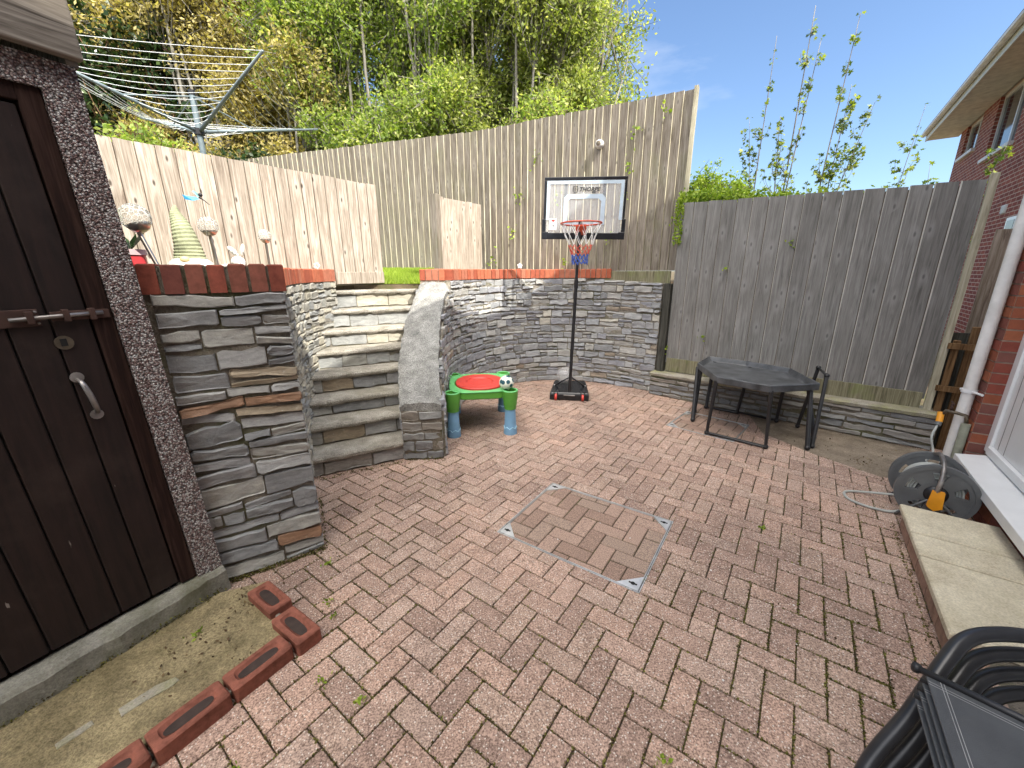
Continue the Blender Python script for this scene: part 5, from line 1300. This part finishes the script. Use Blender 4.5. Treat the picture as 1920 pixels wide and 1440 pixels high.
def cl(x0,x1,y0,y1,z0,z1,n,r):
    return [(Rt.uniform(x0,x1),Rt.uniform(y0,y1),Rt.uniform(z0,z1),Rt.uniform(.7,1.2)*r,Rt.uniform(.7,1.1)*r,Rt.uniform(.7,1.2)*r) for _ in range(n)]
tree('holly_tree', 'dark glossy evergreen tree behind the clothes dryer', (-8.6,9.2,1.45), cl(-10.4,-6.6,8.4,10.2,3.6,9.2,22,1.0)+cl(-8.6,-5.9,8.0,8.8,3.0,5.6,9,.7), 80000, .11, 'leaf_dark', 'bark_red', [(-.5,-.3),(.4,0),(1.3,-.2)], twig=.008, sig=.08)
tree('bronze_tree', 'tree with fine yellow-bronze spring leaves right of the clothes dryer', (-5.4,8.9,1.45), cl(-6.9,-3.7,8.3,9.9,3.2,8.4,44,.62), 190000, .078, 'leaf_yel', 'bark_pale', [(-.4,0),(.3,.2),(1.0,0)], per=30)
tree('green_tree', 'bushy light green tree rising behind the left end of the close-board fence', (-2.4,9.0,1.45), cl(-4.2,-1.2,8.3,10.0,3.6,8.6,46,.62)+cl(-3.8,-1.0,8.0,9,3.2,4.2,10,.4), 190000, .078, 'leaf_fresh', 'bark_pale', [(-.9,0),(-.5,.1),(-.1,-.1),(.3,.1),(.7,0)])
tree('green_tree', 'light green many-stemmed tree behind the centre of the tall fence', (.3,8.7,1.45), cl(-1.2,1.5,8.0,9.8,3.6,7.6,38,.58)+cl(-.8,1.7,7.8,8.8,3.4,4.4,9,.36), 165000, .078, 'leaf_fresh2', 'bark_pale', [(-.9,0),(-.5,.1),(-.1,-.1),(.4,.1),(.9,0)])
tree('small_bush', 'small bright green bush just above the pale fence, under the clothes dryer', (-5.6,6.6,1.45), cl(-6.2,-4.7,6.3,6.9,2.6,3.1,6,.38), 11000, .08, 'leaf_fresh', 'bark', [(0,0)], cat='bush')
tree('leafy_tree', 'yellow-green tree filling the space behind the bushy trees', (-3.0,11.5,1.45), cl(-6.5,2.4,10.8,12.2,3.4,9.5,40,1.1), 110000, .10, 'leaf_fresh2', 'bark', [(-2.5,0),(-1,.1),(.5,-.1),(2,.1),(3.5,0)], sig=.11, per=34)
tree('ivy_bush', 'dark leafy undergrowth along the foot of the trees', (-4.8,8.2,1.45), cl(-7.5,-3.2,7.9,8.8,2.2,3.6,12,.5), 26000, .10, 'leaf_dark', 'bark', [(0,0)], cat='bush')
tree('green_bush', 'sparse leafy bush trailing over the right end of the tall fence', (1.5,6.4,1.45), [(1.25,6.2,3.55,.30,.2,.16),(1.7,5.85,3.6,.28,.2,.14),(.7,6.6,3.75,.4,.25,.22),(.2,6.9,3.8,.4,.3,.25)], 1500, .065, 'leaf_fresh', 'bark', [(0,0)], cat='bush')
# bare-branched tree
def bare(label, base, h, seed, spread=.5, lean=(0,0), mat='bark_pale', depth=4, leaves=0):
    t = thing('bare_tree', label, 'tree', base); R = random.Random(seed); mb = MB()
    def br(p, d, l, r, k_):
        pts = [p]; q = p.copy(); dd = d.copy()
        for i in range(5):
            dd = (dd+Vector((R.uniform(-1,1),R.uniform(-1,1),R.uniform(-.3,.6)))*.13).normalized(); q = q+dd*l/5; pts.append(q.copy())
        mb.tube(pts, [r*(1-.5*i/5) for i in range(6)], 5, cap=False)
        if k_ == 0: return
        for i in range(R.choice((3,4))):
            m_ = pts[R.randrange(2,6)]; nd = (dd+Vector((R.uniform(-1,1),R.uniform(-1,1),R.uniform(-.2,.7)))*spread*1.3).normalized(); br(m_, nd, l*R.uniform(.55,.78), r*.5, k_-1)
    br(Vector((0,0,0)), Vector((lean[0],lean[1],1)).normalized(), h, .06, depth)
    mb.build('branches', mat, t, smooth=True); return t
bare('bare grey branches reaching into the sky beside the green tree', (2.2,9.6,1.45), 3.9, 3, .55, (.05,0))
bare('bare branched tree behind the dark evergreen, against the sky', (-9.7,12.0,1.45), 4.5, 5, .5, (0,0), 'bark')

# ivy along the right fence top and hedge
def scatter_leaves(name, label, cat, pts, size, mat, kind=None, shape='quad'):
    P = np.array(pts); o = fastmesh(name, leafquads(P, size, .7) if shape == 'quad' else star(P, size), 4 if shape == 'quad' else 12, mat)
    if kind: o['kind'] = kind
    tag(o, label, cat) if not kind else None; return o
ivp = []; R = random.Random(14)
for _ in range(2600):
    t_ = R.uniform(-1.12,.35)**1 ; t_ = -1.12+abs(R.gauss(0,.55)); 
    if t_ > 1.1: continue
    q = F2(t_, .17+R.uniform(-.03,.22)); hgt = .09*math.exp(-max(0,t_+.9))+.03
    ivp.append((q.x,q.y,2.37-.036*(t_+1.05)+R.gauss(0,hgt*.5)+.02))
for _ in range(160):
    t_ = R.uniform(-1.10,-1.0); q = F2(t_, .09); ivp.append((q.x,q.y,R.uniform(1.9,2.4)))
iv = scatter_leaves('ivy', 'bright lime ivy creeping along the top of the dark grey fence', 'ivy', ivp, .045, 'leaf_lime')
tree('hedge_bush', 'round lime green bush beyond the left end of the grey fence', (2.75,6.0,0), [(2.70,5.95,2.62,.30,.25,.26),(2.95,5.75,2.55,.25,.2,.18),(2.5,6.1,2.5,.2,.2,.2)], 5200, .045, 'leaf_lime', 'bark', [(0,0)], cat='bush', per=26, twig=.003, sig=.03)
def sapling(label, base, stems, seed, nl=1.0, side=9):
    t = thing('sycamore_sapling', label, 'sapling', base, 0, 'young sycamore saplings beyond the grey fence'); R = random.Random(seed); mb = MB(); P = []
    for (p0, p1, r, dens) in stems:
        a = Vector(p0)-Vector(base); b = Vector(p1)-Vector(base); m1 = a.lerp(b,.5)+Vector((R.uniform(-.05,.05),R.uniform(-.05,.05),0)); pts = spline([a,m1,b],8); k_ = len(pts)
        mb.tube(pts, [r*(1-.82*i/(k_-1)) for i in range(k_)], 6)
        for s_ in range(side*2):
            u = R.uniform(.22,.98); o = pts[int(u*(k_-1))]; az = R.uniform(0,2*pi); l_ = (1.08-u)*R.uniform(.22,.55)+.05
            e = o+Vector((cos(az)*l_*.5, sin(az)*l_*.5, l_*R.uniform(.6,1.1))); c = o.lerp(e,.5)+Vector((cos(az)*.02,sin(az)*.02,-.015)); tw = spline([o,c,e],4)
            mb.tube(tw, [r*.28*(1-.6*i/(len(tw)-1)) for i in range(len(tw))], 4, cap=False)
            for q in tw[2:]:
                if R.random() < .75*dens*nl: 
                    for sg_ in (-1,1):
                        aa = R.uniform(0,2*pi); P.append(tuple(q+Vector((sg_*cos(aa)*.03,sg_*sin(aa)*.03,-.012+R.gauss(0,.008)))))
            for _ in range(2): P.append(tuple(e+Vector((R.gauss(0,.018),R.gauss(0,.018),R.gauss(0,.014)))))
        for i in range(k_//3,k_):
            if R.random() < .8*dens*nl+.15:
                for sg_ in (-1,1): aa = R.uniform(0,2*pi); P.append(tuple(pts[i]+Vector((sg_*cos(aa)*.028,sg_*sin(aa)*.028,R.gauss(0,.01)))))
    mb.build('stem', 'bark_pale', t, smooth=True); fastmesh('leaves', star(np.array(P), .066), 12, 'leaf_maple', t)
sapling('leftmost slender sapling, leafy low down, beyond the grey fence', (3.05,5.26,0), [((3.06,5.25,0),(2.98,5.33,4.12),.013,.8),((3.02,5.27,1.2),(2.86,5.44,3.35),.008,1.3)], 1, side=10)
sapling('tallest sapling with long nearly bare twin stems', (3.16,5.16,0), [((3.16,5.16,0),(3.22,5.11,4.28),.017,.75),((3.14,5.18,.3),(3.30,5.05,3.95),.014,.6),((3.18,5.14,1.8),(3.08,5.2,3.3),.010,.6)], 2, side=12)
sapling('fullest leafy sapling in the middle of the group beyond the grey fence', (3.45,4.90,0), [((3.42,4.92,0),(3.52,4.85,4.08),.014,1.6),((3.52,4.84,0),(3.55,4.82,3.45),.012,1.7),((3.45,4.9,1.6),(3.72,4.68,3.25),.009,1.5)], 3, side=11)
sapling('shorter dark-leaved sapling nearest the brick house', (3.80,4.58,0), [((3.78,4.60,0),(3.99,4.40,3.12),.009,1.5)], 4, side=12)
sapling('low spray of lime leaves reaching over the right end of the grey fence', (4.25,4.15,0), [((4.25,4.15,0),(4.10,4.32,2.60),.008,1.2),((4.25,4.15,1),(4.44,4.0,2.66),.008,1.5)], 5, side=6)
# weeds and leaf sprigs
def weeds(pts, name, size, mat, n, sg):
    P = []
    R = random.Random(77)
    for p in pts:
        for _ in range(n): P.append((p[0]+R.gauss(0,sg),p[1]+R.gauss(0,sg),p[2]+abs(R.gauss(0,sg*.7))))
    o = fastmesh(name, leafquads(np.array(P), size, .6), 4, mat); o['kind'] = 'stuff'
weeds([(-.93,1.62,.005),(-.77,1.22,.005),(-.60,1.15,.005),(-1.42,1.42,.03),(-.93,.93,.005),(-1.05,1.9,.005),(.5,.95,.004),(-.86,1.54,.004),(1.6,2.2,.004)], 'weeds', .02, 'leaf_lime', 14, .012)
climb = []
for (x,y,z) in [(.35,6.25,3.1),(.62,6.05,2.55),(.1,6.36,2.65),(-.0,6.40,2.2),(1.5,5.60,2.9),(1.45,5.63,2.5),(1.52,5.58,3.3),(1.8,5.42,3.45),(1.3,5.72,2.0),(-.3,6.5,1.75),(.75,5.96,1.72),(2.0,5.32,2.2)]: climb.append((x,y-.03,z))
P = []; R = random.Random(5)
for p in climb:
    for _ in range(12): P.append((p[0]+R.gauss(0,.035),p[1]+R.gauss(0,.012)-.02,p[2]+R.gauss(0,.06)))
o = fastmesh('climber_leaves', leafquads(np.array(P), .05, .7), 4, 'leaf_lime'); tag(o, 'scattered climber leaves poking through the tall back fence', 'climbing plant')
P = []
for (t_,z) in ((-.45,1.62),(.12,1.86),(-.62,.82),(-1.04,.62)):
    q = F2(t_,.10)
    for _ in range(7): P.append((q.x+R.gauss(0,.02),q.y+R.gauss(0,.02),z+R.gauss(0,.025)))
o = fastmesh('climber_leaves', leafquads(np.array(P), .045, .7), 4, 'leaf_lime'); tag(o, 'few lime leaves growing through gaps in the grey fence', 'climbing plant')
# moss in the joints
R = random.Random(19); P = []; D = []
hot = ((1.30,1.32,.26,1.0),(1.62,1.55,.18,.8),(.95,1.05,.25,.5),(-.9,1.55,.25,.4),(-.6,1.1,.3,.35),(-.95,2.2,.3,.4),(-.8,2.9,.3,.35),(2.2,2.1,.25,.5),(.0,.9,.4,.3),(.7,1.5,.3,.25))
for a_, b_ in EDG:
    mx_, my_ = (a_[0]+b_[0])/2, (a_[1]+b_[1])/2
    k_ = .05+max([w_*math.exp(-((mx_-x)**2+(my_-y)**2)/(2*q*q)) for x,y,q,w_ in hot])*(1 if R.random() < .75 else .2)
    l_ = hypot(b_[0]-a_[0], b_[1]-a_[1])
    for _ in range(int(l_*420*k_+R.random())):
        t_ = R.random(); P.append((a_[0]+(b_[0]-a_[0])*t_+R.gauss(0,.0028), a_[1]+(b_[1]-a_[1])*t_+R.gauss(0,.0028), R.uniform(-.003,.003)))
M['moss'] = leaf('moss', [(0,(.045,.035,.015)),(.5,(.10,.085,.025)),(1,(.20,.20,.05))], .9, .1)
for p0_, p1_, n_ in (((-1.52,1.77,0),(-1.13,2.04,0),900),((-1.5,1.68,.03),(-1.85,1.05,.03),500),((-1.56,2.84,0),(-.97,3.17,0),300),((-.95,3.2,0),(-.6,3.23,0),160),((-1.14,2.06,0),(-1.42,2.6,0),200)):
    for _ in range(n_):
        t_ = R.random(); P.append((p0_[0]+(p1_[0]-p0_[0])*t_+R.gauss(0,.008)+.008, p0_[1]+(p1_[1]-p0_[1])*t_+R.gauss(0,.008)-.012, p0_[2]+abs(R.gauss(0,.012))))
for i in range(700):
    t_ = R.uniform(-3.1,0); q = H2(t_,-.012-abs(R.gauss(0,.006))); P.append((q.x,q.y,abs(R.gauss(0,.008))))
o = fastmesh('moss', leafquads(np.array(P), .010, .8, up=1.5), 4, 'moss'); o['kind'] = 'stuff'
lit = []
R = random.Random(41)
for (x,y,n_,sg,z) in ((3.02,3.12,60,.05,.004),(2.9,3.5,30,.12,.002),(3.4,3.35,26,.15,.002),(-1.30,1.62,50,.06,.03),(-1.42,1.38,40,.09,.03),(-1.2,1.35,25,.09,.03),(1.3,1.15,0,.1,.003),(1.25,1.5,12,.1,.003),(.0,5.5,22,.12,.003),(.9,5.6,20,.15,.003),(1.8,5.0,16,.15,.003),(-1.2,2.9,14,.12,.003),(-.55,3.2,14,.1,.003),(-1.05,2.0,26,.06,.003)):
    for _ in range(n_): lit.append((x+R.gauss(0,sg),y+R.gauss(0,sg),z+R.uniform(0,.006)))
for i in range(200): 
    t_ = R.uniform(-3,0); q = H2(t_,-.006+R.gauss(0,.008)); lit.append((q.x,q.y,.004))
for i in range(160):
    t_ = R.uniform(-1.1,1.4); q = F2(t_,-.012+R.gauss(0,.01)); lit.append((q.x,q.y,.004))
M['litter'] = leaf('dry_leaf', [(0,(.05,.03,.018)),(.6,(.13,.08,.045)),(1,(.26,.19,.10))], .8, .05)
o = fastmesh('leaf_litter', leafquads(np.array(lit), .016, .6, up=3), 4, 'litter'); o['kind'] = 'stuff'
# gravel chips / debris
mb = MB(); R = random.Random(31)
for _ in range(90):
    x, y = R.uniform(-1.3,2.2), R.uniform(.7,4.2); s_ = R.uniform(.002,.005); mb.ball((x,y,.002), s_, 6, sc=(1,R.uniform(.6,1.4),.6))
mb.build('debris', 'white_old', kind='stuff')
